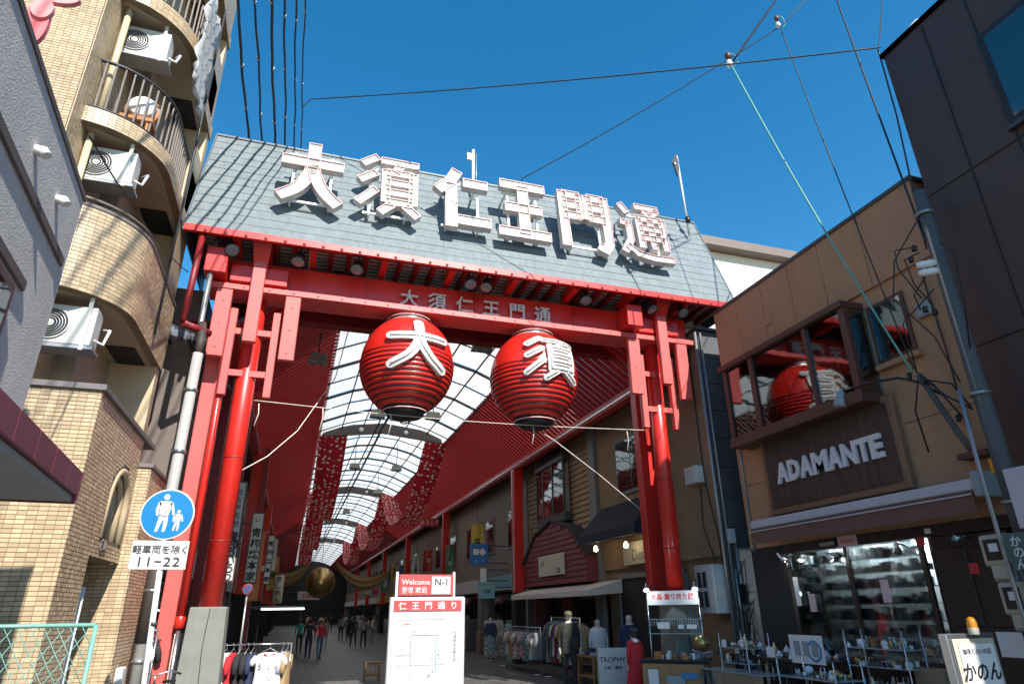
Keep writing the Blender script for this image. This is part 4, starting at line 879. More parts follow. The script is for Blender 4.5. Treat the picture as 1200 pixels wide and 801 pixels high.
# goose-neck sign lamp and wall bracket with cables
gl = thing('gooseneck_lamp', 'grey gooseneck lamp reaching over the ADAMANTE sign', 'lamp', (X, 6.7, 5.0))
MB().tube([(8.6, 8.1, 5.20), (8.55, 7.6, 5.17), (8.55, 7.0, 5.06), (8.6, 6.72, 4.9), (8.8, 6.6, 4.7)], .02, 8).build('arm', 'black', gl)
MB().lathe((8.60, 8.16, 5.20), [(.02, -.06), (.06, 0), (.10, .16), (.11, .26), (.09, .27), (0, .27)], 16, axis=(-.2, .15, -.9)).build('head', 'meter_grey', gl)
wb = thing('service_bracket', 'steel service bracket with junction box and dangling cables on beige wall', 'bracket', (8.9, 6.55, 3.8))
MB().tube([(8.5, 6.62, 4.98), (8.6, 6.55, 4.6), (8.75, 6.45, 4.05), (8.85, 6.4, 3.8)], .045, 8).build('arm', 'pole_concrete', wb)
rb(8.8, X, 6.2, 6.62, 3.72, 3.80).build('foot', 'bay_wood', wb); rb(8.86, X-.003, 6.12, 6.24, 3.46, 3.66).build('orange_box', 'orange_lamp', wb)
for p in ([(8.5, 6.62, 4.98), (8.6, 6.9, 4.5), (8.9, 7.1, 3.95)], [(8.5, 6.6, 4.95), (8.5, 6.3, 4.55), (8.45, 5.95, 4.25)], [(8.5, 6.6, 4.9), (8.55, 6.2, 4.7), (8.5, 6.0, 4.3)], [(8.5, 6.62, 5.0), (8.45, 6.4, 4.75), (8.5, 6.1, 4.1)]): MB().tube(p, .014, 6).build('cable', 'cable', wb)
for y, z in ((6.75, 5.0), (6.55, 4.86), (6.2, 4.2), (6.1, 4.15)): MB().lathe((8.48, y, z), [(0, -.06), (.03, -.05), (.035, .04), (0, .06)], 8).build('connector', 'black', wb)
# display tables in front
def table(x0, x1, y0, y1, z, lab, m='wood_light', gm=('silver_goods', 'dark_goods')):
    t = thing('display_table', lab, 'table', ((x0+x1)/2, (y0+y1)/2, 0))
    rb(x0, x1, y0, y1, z-.04, z).build('top', m, t, bevel=.006)
    for x in (x0+.04, x1-.04):
        for y in (y0+.04, y1-.04): rb(x-.025, x+.025, y-.025, y+.025, 0, z-.04).build('leg', m, t)
    rb(x0+.03, x1-.03, y0+.03, y1-.03, .3, .33).build('shelf', m, t)
    return t
table(8.1, 8.75, 9.2, 11.5, 1.02, 'dark display table of crystals below the jewellery window', 'door_wood')
random.seed(11)
CNT = {}
OR_ = ['first', 'second', 'third', 'fourth', 'fifth', 'sixth', 'seventh', 'eighth', 'ninth', 'tenth', 'eleventh', 'twelfth', 'thirteenth', 'fourteenth', 'fifteenth', 'sixteenth']
for k in range(30):
    x, y = rnd(8.15, 8.7), 11.42-2.1*(k+rnd(.1, .6))/30; h = rnd(.08, .26); q = random.choice(('silver_goods', 'ceramic', 'brass', 'dark_goods', 'silver_goods'))
    o = MB(); n = random.choice((5, 6, 7)); o.lathe((x, y, 1.02), [(rnd(.03, .07), 0), (rnd(.04, .08), h*.4), (rnd(.02, .05), h*.75), (0, h)], n, smooth=False)
    tag(o.build('crystal', q), '%s %s from the far end of the dark display table' % (OR_[CNT.setdefault(q, 0)], {'silver_goods': 'silver-grey crystal', 'ceramic': 'white crystal', 'brass': 'brass ornament', 'dark_goods': 'dark stone'}[q]), 'crystal', 'crystals on the dark display table'); CNT[q] += 1
for y, z, w_, h, lab in ((9.45, 1.2, .75, .42, 'pale blue bracelet poster propped on the crystal table'), (10.35, 1.12, .2, .16, 'small price card in the middle of the crystal table'), (11.3, 1.1, .12, .1, 'small price card at the far end of the crystal table')):
    t = thing('price_card', lab, 'card', (8.08, y, z-h/2)); rb(8.06, 8.075, y-w_/2, y+w_/2, z-h/2, z+h/2).build('board', 'paper', t)
    if w_ > .5:
        for q in (-.2, .0, .2): rb(8.053, 8.059, y+q-.07, y+q+.07, z-.1, z+.12).build('picture', 'shelf_glass', t)
        MB().lathe((8.056, y-.18, z-.02), [(.12, 0), (.14, .004), (.16, 0)], 24, axis=(-1, 0, 0)).build('bracelet_print', 'blue_print', t)
gc = thing('glass_case', 'low glass showcase standing before the crystal table', 'showcase', (7.85, 10.9, 0))
for a, b, z0, z1, m in ((10.0, 11.8, .02, .42, 'door_wood'),): rb(7.55, 8.05, a, b, z0, z1).build('base', m, gc)
rb(7.55, 8.05, 10.0, 11.8, .78, .80).build('top', 'shelf_glass', gc)
for x in (7.56, 8.04):
    for y in (10.01, 11.79): rb(x-.012, x+.012, y-.012, y+.012, .42, .78).build('post', 'chrome', gc)
rb(7.552, 7.56, 10.03, 11.77, .43, .77).build('pane', 'pane_clear', gc)
# electricity meters
for z, lab in ((2.40, 'upper beige electricity meter on the pole by the door'), (1.83, 'lower beige electricity meter on the pole by the door')):
    t = thing('electricity_meter', lab, 'meter', (8.45, 6.15, z-.3), 'electricity meters'); yo = 6.2 if z > 2.2 else 6.12
    rb(8.42, 8.5, yo-.17, yo+.17, z-.12, z+.26).build('cover', 'meter_beige', t, bevel=.04, seg=3); rb(8.43, 8.49, yo-.11, yo+.11, z-.28, z-.10).build('terminal_cover', 'meter_beige', t, bevel=.03, seg=2)
    rb(8.405, 8.419, yo-.1, yo+.1, z-.05, z+.2).build('dial_window', 'black', t); rb(8.402, 8.406, yo-.08, yo+.04, z+.05, z+.15).build('dial', 'paper', t)
    rb(8.51, 8.62, yo-.15, yo+.15, z-.3, z+.27).build('backing', 'meter_grey', t)
# standing lit sign with orange beacon
ks = thing('standing_sign', 'white standing sign with brush lettering and orange beacon on top', 'sign', (6.95, 5.6, 0))
kr = V((1, .05, 0)).normalized(); ku = V((-.02, .0, 1)).normalized(); kn = kr.cross(ku)
def kb(x0, x1, z0, z1, d0, d1): 
    m = MB(); m.box(x0, x1, z0, z1, d0, d1); return m.xf((6.95, 5.6, 0), kr, ku, -kn*-1)
kb(-.36, .36, .08, 1.56, -.10, 0).build('case', 'chrome', ks, bevel=.01); kb(-.31, .31, .2, 1.51, .002, .014).build('panel', 'cream_sign', ks); kb(-.25, .27, .2, 1.46, .016, .022).build('face', 'paper', ks)
def kl(s, x, z, size, m='ink', **k): letter(ks, s, V((6.95, 5.6, 0))+kr*x+ku*z+kn*.023, kr, ku, size, m, depth=.003, **k)
kl('珈琲と占いの店', 0, 1.39, .062); kl('かのん', .0, 1.20, .19, bold=.022, shear=.2); kl('営業時間', 0, 1.05, .05); kl('ランチ・喫茶', 0, .97, .045); kl('鑑定中', 0, .90, .045)
MB().lathe((6.92, 5.55, 1.55), [(.05, 0), (.055, .06), (.05, .065)], 14).build('beacon_base', 'cream_sign', ks)
MB().lathe((6.92, 5.55, 1.61), [(.05, 0), (.05, .06), (.035, .10), (0, .115)], 14).build('beacon', 'orange_lamp', ks)
for x in (-.3, .3): kb(x-.03, x+.03, 0, .08, -.2, .15).build('foot', 'black', ks)
eg = thing('edge_signboard', 'tall grey and green wall sign cut by the right picture edge', 'sign', (8.2, 5.5, 2))
rb(8.16, 8.22, 4.7, 5.62, 2.66, 3.36).build('upper_panel', 'awning_metal', eg, bevel=.01); rb(8.15, 8.21, 4.9, 5.83, 2.2, 2.62).build('green_panel', 'green_sign', eg, bevel=.01)
for k, c_ in enumerate('かのん'): letter(eg, c_, (8.147, 5.70, 2.53-k*.13), RT, UP, .14, 'sign_letter', bold=.012, depth=.003)
# ================================================================== dark brown building at the right edge
bb = thing('brown_building', 'tall dark brown clad building at the right edge', 'building', (12, 2, 0))
rb(8.9, 17, -4, 5.98, 0, 10.68).build('wall', 'brown_cladding', bb)
for k in range(8): MB().lathe((8.899, 5.6-.6*(k % 2), 4.2+.8*k), [(0, .006), (.015, .005), (.018, 0)], 8, axis=(-1, 0, 0)).build('fixing', 'frame_dark', bb); rb(8.86, 17.05, -4, 6.02, 10.683, 10.76).build('coping', 'frame_dark', bb)
for y in (5.24, 4.55, 3.8, 3.0): rb(8.885, 8.902, y-.008, y+.008, 4, 10.6).build('cladding_joint', 'black', bb)
[rb(8.885, 8.902, -3, 5.95, z, z+.012).build('cladding_joint', 'black', bb) for z in (7.75, 5.2, 2.6)]
bw = rb(8.84, 8.899, 3.0, 4.56, 7.96, 9.62).build('window', 'black', bb); rb(8.825, 8.839, 3.1, 4.46, 8.06, 9.52).build('pane', 'pane', bw); rb(8.80, 8.9, 2.95, 4.6, 7.9, 7.955).build('sill', 'frame_dark', bw)
dm = MB(); dm.lathe((9.5, 5.62, 10.76), [(.26, 0), (.27, .25), (.22, .45), (.12, .56), (0, .6)], 20); tag(dm.build('roof_dome', 'ceramic'), 'white domed vent on the dark brown roof', 'roof vent')
# ================================================================== utility pole, right
up = thing('utility_pole', 'grey concrete utility pole between beige shop and brown building', 'pole', (8.4, 5.76, 0))
MB().tube([(8.42, 5.76, 0), (8.42, 5.76, 7.6)], .115, 24, r1=.088).build('shaft', 'pole_concrete', up)
for z in (6.25, 6.38): MB().lathe((8.25, 5.85, z), [(0, -.13), (.045, -.12), (.06, -.04), (.05, 0), (.06, .04), (.045, .12), (0, .13)], 12, axis=(-.6, .8, .1)).build('insulator', 'ceramic', up)
for a, z in ((0, 6.62), (.6, 6.5), (1.4, 5.75), (2.2, 5.7)): MB().lathe((8.4-.17*math.cos(a)-.12, 5.76+.2*math.sin(a)+.1, z), [(0, -.05), (.035, -.04), (.035, .04), (0, .05)], 8).build('connector', 'black', up)
for p in ([(8.25, 5.9, 6.7), (8.1, 6.15, 6.75), (8.0, 6.1, 6.4), (8.1, 5.95, 5.85)], [(8.25, 5.9, 6.6), (8.05, 6.0, 6.5), (8.1, 6.0, 6.1), (8.2, 5.9, 5.75)], [(8.23, 5.9, 6.2), (8.1, 6.05, 5.95), (8.15, 6.05, 5.72)], [(8.3, 5.85, 7.1), (8.1, 6.2, 6.6), (8.0, 6.3, 6.0), (8.2, 6.0, 5.3), (8.3, 5.9, 4.6)], [(8.3, 5.88, 6.0), (8.05, 6.3, 5.6), (8.2, 6.4, 5.2), (8.45, 6.6, 5.0)], [(8.3, 5.6, 6.6), (8.2, 5.4, 6.3), (8.25, 5.5, 5.6), (8.33, 5.66, 5.0)]): MB().tube(p, .011, 5).build('jumper_wire', 'cable', up)
for dx in (0, .07): MB().tube([(8.24+dx, 5.9+dx, 4.5), (8.22+dx, 5.92+dx, 3.4), (8.24+dx, 5.93+dx, 2.0), (8.24+dx, 5.93+dx, .2)], .017, 8).build('conduit', 'steel', up)
for z in (7.2, 4.4, 3.0): MB().lathe((8.4, 5.76, z), [(.09, -.02), (.125, -.02), (.125, .02), (.09, .02)], 24).build('band', 'steel', up)
# ================================================================== right side: first arcade building past the alley
ab = thing('tan_arcade_building', 'tan arcade building with dark side wall beside the gate', 'building', (X+2, 15.6, 0))
rb(X, X+6, 12.66, 18.75, 2.9, 8.3).build('wall', 'tan_wall', ab); rb(X+.1, X+6, 12.67, 18.7, 0, 2.9).build('ground_floor', 'tan_wall', ab)
for k in range(12): rb(X+.02, X+5, 12.61, 12.657, .1+k*.68, .1+k*.68+.665).build('siding_panel', 'dark_siding', ab)
rb(X-.03, X+6, 12.55, 18.8, 8.3, 8.37).build('roof_edge', 'frame_dark', ab)
for x, z0, z1, r in ((8.97, .2, 8.2, .035), (9.12, 1.6, 8.2, .025), (9.3, 1.3, 3.2, .03), (9.2, 1.2, 2.6, .03)): MB().tube([(x, 12.57, z0), (x, 12.57, z1)], r, 8).build('conduit', 'steel', ab)
for k in range(6):
    x = rnd(9.0, 9.35); z = rnd(1.2, 3.0); MB().tube([(x, 12.52, z), (x+rnd(.1, .3), 12.5, z+rnd(-.2, .5)), (x+rnd(0, .3), 12.5, z-rnd(.3, .7)), (x+.1, 12.55, z-.9)], .015, 5).build('loose_cable', 'cable', ab)
rb(9.12, 9.28, 12.5, 12.6, 3.15, 3.45).build('switch_box', 'ac_white', ab); rb(9.2, 9.4, 12.5, 12.6, 1.9, 2.3).build('switch_box', 'black', ab)
MB().tube([(X-.03, 13.0, 8.0), (X-.04, 13.0, 5.0), (X-.03, 13.0, 4.5), (X-.05, 12.75, 3.4), (X-.04, 12.7, 2.7)], .016, 6).build('loose_cable', 'cable', ab)
wn = rb(X-.05, X-.003, 15.5, 17.45, 4.9, 6.55).build('window', 'grey_trim', ab); rb(X-.065, X-.052, 15.6, 16.45, 5.0, 6.45).build('pane', 'pane', wn); rb(X-.065, X-.052, 16.5, 17.35, 5.0, 6.45).build('pane', 'pane', wn)
rb(X-.045, X-.040, 15.6, 17.35, 5.0, 6.45).build('blind', 'interior', wn)
rb(X-.25, X-.003, 13.0, 13.5, 4.55, 4.95).build('junction_box', 'ac_white', ab, bevel=.01); rb(X-.3, X-.003, 14.9, 15.3, 5.85, 6.15).build('vent_hood', 'ac_white', ab, bevel=.02)
MB().tube([(X-.04, 13.2, 4.5), (X-.06, 13.25, 3.6), (X-.1, 12.9, 2.8)], .014, 5).build('loose_cable', 'cable', ab)
eb = rb(8.72, X-.003, 12.72, 13.42, 1.72, 2.72).build('switch_cabinet', 'ac_white', ab, bevel=.015)
for y in (13.25, 13.05):
    for z in (2.35, 1.95): rb(8.705, 8.719, y-.06, y+.06, z-.1, z+.22).build('slot_window', 'ink', eb)
# door opening with trim and clerestory
rb(X-.03, X+.02, 14.4, 17.9, 2.62, 2.75).build('door_head', 'grey_trim', ab)
for y in (14.42, 17.88): rb(X-.03, X+.09, y-.06, y+.06, 0, 2.62).build('door_jamb', 'grey_trim', ab)
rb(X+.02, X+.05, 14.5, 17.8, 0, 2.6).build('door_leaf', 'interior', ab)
sgn = rb(X-.14, X-.05, 14.9, 17.2, 2.95, 3.55).build('cafe_sign', 'cream_sign', ab, bevel=.01); letter(sgn, 'Dessin', (X-.142, 16.1, 3.2), RT, UP, .42, 'grey_trim', depth=.004)
# navy awning
na = thing('navy_awning', 'dark navy fabric awning over the shop door beside the gate column', 'awning', (8.6, 16.9, 3.6))
MB().hexa([(X-.01, 15.0, 4.72), (X-.01, 18.65, 4.72), (X-.01, 18.65, 3.72), (X-.01, 15.0, 3.72)], [(8.15, 15.0, 3.85), (8.15, 18.65, 3.85), (8.15, 18.65, 3.60), (8.15, 15.0, 3.60)]).build('canopy', 'navy_cloth', na, bevel=.01)
def bulb(x, y, z, lab):
    t = thing('bare_bulb', lab, 'light bulb', (x, y, z), 'warm bulbs by the cafe sign'); MB().lathe((x, y, z), [(0, -.07), (.05, -.05), (.065, 0), (.04, .06), (.025, .09)], 14).build('glass', 'bulb', t)
    MB().tube([(x, y, z+.08), (x, y, z+.2), (x+.25, y, z+.24)], .015, 6).build('socket', 'black', t)
bulb(8.4, 17.9, 3.45, 'glowing bare bulb under the far end of the navy awning'); bulb(8.55, 16.3, 3.42, 'glowing bare bulb over the cream cafe sign')
# ------------------------------------------------------------------ clapboard building with plum gable
cb = thing('clapboard_building', 'tan clapboard arcade building with small oriel window', 'building', (X+2, 22, 0))
rb(X+.03, X+6, 18.8, 25.6, 2.6, 8.2).build('wall', 'tan_siding', cb); rb(X+.25, X+6, 18.8, 25.6, 0, 2.6).build('shop_interior', 'interior', cb)
for k in range(26):
    z = 3.0+k*.185; MB().hexa([(X+.03, 19.3, z), (X+.03, 25.5, z), (X-.035, 25.5, z), (X-.035, 19.3, z)], [(X+.03, 19.3, z+.18), (X+.03, 25.5, z+.18), (X+.01, 25.5, z+.18), (X+.01, 19.3, z+.18)]).build('clapboard', 'tan_siding', cb)
rb(X-.12, X+.03, 18.8, 19.28, 0, 7.9).build('pilaster', 'grey_trim', cb)
ow_ = rb(8.72, X-.04, 20.9, 23.7, 4.65, 4.95).build('oriel_window', 'frame_dark', cb, bevel=.03)
rb(8.68, X-.04, 20.85, 23.75, 6.75, 6.9).build('oriel_roof', 'frame_dark', ow_, bevel=.01)
MB().hexa([(8.70, 20.9, 6.9), (8.70, 23.7, 6.9), (X-.04, 23.7, 6.9), (X-.04, 20.9, 6.9)], [(X-.1, 21.1, 7.35), (X-.1, 23.5, 7.35), (X-.04, 23.5, 7.35), (X-.04, 21.1, 7.35)]).build('oriel_cap', 'roof_dark', ow_)
for y in (20.95, 22.0, 23.0, 23.65): rb(8.72, 8.78, y-.04, y+.04, 4.95, 6.75).build('oriel_post', 'frame_dark', ow_)
for a, b in ((22.04, 22.96),): rb(8.74, 8.75, a, b, 4.96, 6.74).build('pane', 'pane_clear', ow_); rb(8.95, 8.96, 21.0, 23.6, 4.96, 6.74).build('curtain', 'cream_cloth', ow_)
for a, b in ((20.99, 21.96), (23.04, 23.6)): rb(8.74, 8.75, a, b, 4.96, 6.74).build('pane', 'pane', ow_)
gbl = thing('plum_gable', 'dark plum boarded gambrel shop front with white name board', 'shop front', (8.7, 21.9, 2.6))
prof = [(18.95, 2.62), (18.95, 3.35), (20.3, 4.35), (21.9, 4.72), (23.6, 4.35), (25.0, 3.4), (25.0, 2.62)]
MB().prism([(8.62, a, b) for a, b in prof], (.40, 0, 0)).build('gable_body', 'plum_board', gbl)
def gw(z):   # gable width at height z
    L_, R_ = 18.95, 25.0
    if z > 3.35:
        t = (z-3.35)/1.0; L_ = 18.95+1.35*t if z < 4.35 else 20.3+1.6*(z-4.35)/.37; R_ = 25.0-1.4*t if z < 4.35 else 23.6-1.7*(z-4.35)/.37
    return L_, R_
for k in range(12):
    z = 2.64+k*.17; L_, R_ = gw(z+.16)
    MB().hexa([(8.62, L_+.05, z), (8.62, R_-.05, z), (8.575, R_-.05, z), (8.575, L_+.05, z)], [(8.62, L_+.05, z+.165), (8.62, R_-.05, z+.165), (8.605, R_-.05, z+.165), (8.605, L_+.05, z+.165)]).build('gable_board', 'plum_board', gbl)
for (a, b), (c, d) in zip(prof[1:5], prof[2:6]): MB().bar((8.78, a, b+.05), (8.78, c, d+.05), .52, .06).build('verge_board', 'roof_dark', gbl)
nbd = rb(8.52, 8.565, 20.7, 23.1, 2.92, 3.6).build('name_board', 'cream_sign', gbl); letter(nbd, 'うま', (8.517, 21.2, 3.05), RT, UP, .22, 'ink', bold=.02, depth=.003)
letter(nbd, '古着', (8.517, 22.7, 3.35), RT, UP, .2, 'grey_trim', depth=.003)
wa = MB(); wa.hexa([(X-.02, 17.6, 2.62), (X-.02, 24.6, 2.62), (X-.02, 24.6, 2.25), (X-.02, 17.6, 2.25)], [(7.95, 17.6, 2.34), (7.95, 24.6, 2.34), (7.95, 24.6, 2.18), (7.95, 17.6, 2.18)])
tag(wa.build('cream_awning', 'cream_cloth', bevel=.01), 'pale fabric awning below the plum gable', 'awning')
for a, m in ((19.2, 'plum_board'), (24.9, 'plum_board'), (22, 'plum_board')): rb(X-.06, X+.2, a-.12, a+.12, 0, 2.62).build('shop_post', m, cb)
rb(X+.2, X+.22, 19.4, 24.7, .2, 2.4).build('shop_glass', 'pane_clear', cb)
# ------------------------------------------------------------------ shop fronts farther in
pal = [(.20, .18, .16), (.14, .11, .095), (.23, .18, .135), (.12, .12, .12), (.20, .14, .10), (.16, .16, .145)]
for k, c in enumerate(pal): mat('front%d' % k, c, .8, var=.15)
sgc = {'blue': (.03, .16, .42), 'white': (.55, .55, .53), 'red': (.42, .03, .03), 'green': (.08, .2, .14), 'yellow': (.5, .36, .06), 'teal': (.22, .42, .45)}
for k, c in sgc.items(): mat('sgn_'+k, c, .5, var=.05)
random.seed(5)
names_r = ['grey rendered shop front just past the plum gable', 'dark shop front with white sign band, next after the grey rendered one', 'shop front with red sign band deep on the right', 'far right shop front with green sign band', 'far right shop front with yellow sign band', 'shop front nearest the dark end on the right']
names_l = ['dark confectioner front behind the hanging vertical signs', 'left shop front with lit stall in front', 'left shop front with red sign band', 'left shop front with yellow sign band far in', 'left shop front with green sign band far in', 'shop front nearest the dark end on the left']
def front(side, y0, y1, lab, ci, sc_, grid):
    sx = 1 if side > 0 else -1; xw = X if sx > 0 else -2.35
    t = thing('shop_front', lab, 'shop front', (xw+sx*1, (y0+y1)/2, 0), 'shop fronts deep in the arcade')
    def b(o0, o1, *a): return rb(xw+sx*o0, xw+sx*o1, *a)      # offsets positive = into the building
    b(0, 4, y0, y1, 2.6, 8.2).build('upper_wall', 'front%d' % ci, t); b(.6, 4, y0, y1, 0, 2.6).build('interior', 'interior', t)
    b(-.1, .0, y0+.2, y1-.2, 2.65, 3.25).build('sign_band', 'sgn_'+sc_, t)
    n = int((y1-y0)//3)
    for k in range(n):
        yc_ = y0+(y1-y0)*(k+.5)/n; w_ = b(-.05, -.003, yc_-.75, yc_+.75, 4.3, 6.0).build('window', 'grey_trim', t); b(-.065, -.052, yc_-.65, yc_-.03, 4.4, 5.9).build('pane', 'pane', w_); b(-.065, -.052, yc_+.03, yc_+.65, 4.4, 5.9).build('pane', 'pane', w_)
    for yy_ in (y0+.15, y1-.15): b(-.05, .6, yy_-.12, yy_+.12, 0, 2.6).build('pier', 'front%d' % ci, t)
    b(.3, .32, y0+.3, y1-.3, .3, 2.5).build('shop_glass', 'pane_clear', t)
    for q in range(8):        # goods standing in the opening
        yy_ = rnd(y0+.4, y1-.4); h = rnd(.6, 1.5); b(-.3+rnd(-.2, .1), .25, yy_-.3, yy_+.3, 0, h).build('goods_stack', random.choice(('front1', 'front4', 'dark_goods', 'sgn_white', 'sgn_teal', 'cream_cloth')), t, bevel=.02)
yr = [25.7, 33, 41, 50, 60, 74, 117]; yl = [13.6, 22.5, 31, 41, 52, 68, 117]
for k in range(6):
    front(1, yr[k], yr[k+1]-.05, names_r[k], (k*2+0) % 6, ['teal', 'white', 'red', 'green', 'yellow', 'white'][k], 0)
    front(-1, yl[k], yl[k+1]-.05, names_l[k], (k*2+1) % 6, ['white', 'teal', 'red', 'yellow', 'green', 'white'][k], 0)
# projecting signs on the right
def psign(x0, x1, y, z0, z1, m, lab, txt=None, tm='paper', ts=.2, vertical=False, th=.12, bracket=None, tz=0):
    t = thing('projecting_sign', lab, 'sign', ((x0+x1)/2, y, z0)); rb(x0, x1, y, y+th, z0, z1).build('box', m, t, bevel=.01)
    if txt:
        for k, s in enumerate(txt): letter(t, s[0], ((x0+x1)/2, y-.004, s[1]), (1, 0, 0), (0, 0, 1), s[2], tm, bold=s[3], depth=.004, vertical=vertical)
    wx = X if x0 > 3 else -2.35; e = x1 if x0 > 3 else x0
    for z in (z0+.1*(z1-z0), z1-.1*(z1-z0)): MB().bar((e, y+th/2, z), (wx, y+th/2, z), .04).build('bracket', 'frame_dark', t)
    return t
bs = psign(7.35, 8.15, 28.4, 3.65, 4.55, 'sgn_blue', 'blue projecting sign with two white squares and a tick')
for c, r_ in (((7.58, 4.2), 0), ((7.87, 4.2), .7)):
    p = [V((math.cos(a+PI/4+r_), 0, math.sin(a+PI/4+r_)))*.17 for a in (0, PI/2, PI, 3*PI/2)]; MB().prism([V((c[0], 28.39, c[1]))+q for q in p], (0, .008, 0)).build('emblem_square', 'paper', bs)
letter(bs, 'ム・ト', (7.75, 28.395, 3.84), (1, 0, 0), (0, 0, 1), .14, 'paper', depth=.004)
psign(7.5, 8.2, 27.6, 2.3, 2.78, 'sgn_teal', 'pale teal lit sign below the blue one', [('口M', 2.58, .18, .01)], 'ink')
psign(7.7, 7.95, 28.0, 2.95, 3.5, 'paper', 'small white vertical sign between the blue and teal ones')
psign(7.2, 8.3, 40, 6.6, 7.1, 'sgn_red', 'red banner sign high under the far right eave', [('ようこそ', 6.85, .3, .01)])
# vertical confectionery signs on the left
mat('sign_face', (.50, .53, .52), .5, var=.05)
def vsign(xc, y, z0, z1, w_, chars, size, lab, small=None):
    t = thing('vertical_sign', lab, 'sign', (xc, y, z0), 'white vertical shop signs on the left'); rb(xc-w_/2-.03, xc+w_/2+.03, y+.01, y+.14, z0-.04, z1+.04).build('case', 'bay_wood', t); rb(xc-w_/2, xc+w_/2, y-.0, y+.008, z0, z1).build('face', 'sign_face', t)
    top = z1-.12
    if small:
        letter(t, small, (xc, y-.003, z1-.08-len(small)*.11), (1, 0, 0), (0, 0, 1), .17, 'ink', bold=.01, depth=.002, vertical=True, pitch=1.15); top = z1-.2-len(small)*.21
    n = len(chars); pitch = (top-z0)/n
    for k, c in enumerate(chars): letter(t, c, (xc, y-.003, top-pitch*(k+.5)), (1, 0, 0), (0, 0, 1), size, 'ink', bold=.025, depth=.002)
    MB().bar((xc-w_/2, y+.08, z1-.3), (-2.35, y+.08, z1-.3), .05).build('bracket', 'frame_dark', t)
vsign(-1.48, 18.0, 2.60, 4.96, .25, '青柳ういろう', .27, 'nearest white vertical sign with black brush characters beside the left column', '名古屋名物')
vsign(-1.16, 22.0, 2.72, 4.72, .30, '青柳総本家', .29, 'second white vertical sign of black brush characters, before an orange board', 'い')
vsign(-.88, 28.0, 2.9, 4.66, .19, '青柳総本家', .2, 'narrowest and farthest white vertical sign on the left')
mat('orange_board', (.45, .16, .04), .6)
tag(rb(-1.2, -.92, 22.9, 23.0, 2.2, 4.2).build('orange_board', 'orange_board'), 'orange board hanging behind the second vertical sign', 'board')
cl = thing('cylinder_sign', 'pale cylindrical lantern sign with vertical characters', 'sign', (-.42, 29, 2.2)); MB().lathe((-.42, 29, 2.2), [(0, 0), (.17, 0), (.19, .05), (.19, 1.0), (.17, 1.05), (0, 1.05)], 20).build('body', 'cream_sign', cl); letter(cl, 'きしめん', (-.42, 28.79, 2.72), (1, 0, 0), (0, 0, 1), .24, 'ink', bold=.02, depth=.004, vertical=True)
MB().tube([(-.42, 29, 3.25), (-.42, 29, 7.9)], .012, 5).build('cable', 'cable', cl)
for x, y, lab in ((-1.65, 19.2, 'dark red post between the first and second vertical signs'), (-1.25, 24.2, 'dark red post behind the second vertical sign'), (-1.9, 16.0, 'red post just behind the left gate column')):
    t = MB(); t.box(x-.09, x+.09, y, y+.18, 0, 7.3); tag(t.build('red_post', 'red_dark', bevel=.01), lab, 'post')
ns = thing('no_parking_sign', 'small round blue and red no-parking sign on a thin pole', 'road sign', (-.97, 18, 0)); mat('c_sign_red', (.20, .02, .025), .6); mat('sign_blue_dark', (.02, .05, .16), .6)
MB().lathe((-.97, 17.97, 2.39), [(0, .012), (.10, .012), (.10, 0)], 24, smooth=False, axis=(0, -1, 0)).build('disc', 'sign_blue_dark', ns); MB().lathe((-.97, 17.97, 2.39), [(.10, .014), (.13, .014), (.13, 0)], 24, axis=(0, -1, 0)).build('ring', 'c_sign_red', ns)
MB().bar((-1.04, 17.95, 2.46), (-.90, 17.95, 2.32), .025, .004, up=(0, 1, 0)).build('slash', 'c_sign_red', ns); MB().tube([(-.97, 18.02, 0), (-.97, 18.02, 2.5)], .025, 8).build('pole', 'steel', ns)
# awning strip with cold light over the left stall
mat('tube_light', (1, 1, 1), .4, var=0, emit=(.8, .95, 1), estr=3.5)
sa = thing('lit_stall_awning', 'dark stall awning with a cold tube light on the left', 'awning', (-.3, 30, 2)); rb(-2.3, .7, 30, 33, 2.0, 2.12).build('roof', 'frame_dark', sa)
MB().tube([(-1.0, 29.97, 2.0), (.68, 29.97, 2.0)], .03, 8).build('tube_light', 'tube_light', sa)
for x in (-2.2, .6): rb(x-.03, x+.03, 32.8, 32.86, 0, 2).build('post', 'frame_dark', sa)
# far central sign under the ball
psign(.55, 1.9, 46, 2.6, 3.1, 'sgn_white', 'white sign with red line hanging behind the brass ball', [('食品館', 2.85, .3, .02)], 'red_print')
# ================================================================== things above the roofs
wbk = thing('white_building', 'cream-white building with brown eave behind the gate', 'building', (17, 22, 0)); rb(12.4, 19.6, 20, 30, 0, 15.9).build('wall', 'white_wall', wbk); rb(12.2, 20, 19.5, 30.3, 15.9, 16.25).build('eave', 'eave_brown', wbk, bevel=.03); rb(12.3, 19.9, 19.6, 19.7, 16.252, 16.4).build('gutter', 'eave_brown', wbk)
fp = thing('rooftop_screen', 'pale corrugated screen with railing on the tan building roof', 'screen', (9.9, 13.5, 8.4))
for k in range(9): rb(9.36+k*.14, 9.36+k*.14+.12, 13.5+(.02 if k % 2 else 0), 13.54+(.02 if k % 2 else 0), 8.5, 9.75).build('screen_rib', 'white_wall', fp)
for z in (8.55, 8.75, 9.6): MB().tube([(9.2, 13.42, z), (10.7, 13.42, z)], .02, 6).build('rail', 'steel', fp)
for x in (9.22, 10.0, 10.65): MB().tube([(x, 13.42, 8.37), (x, 13.42, 9.65)], .02, 6).build('railing_post', 'steel', fp)
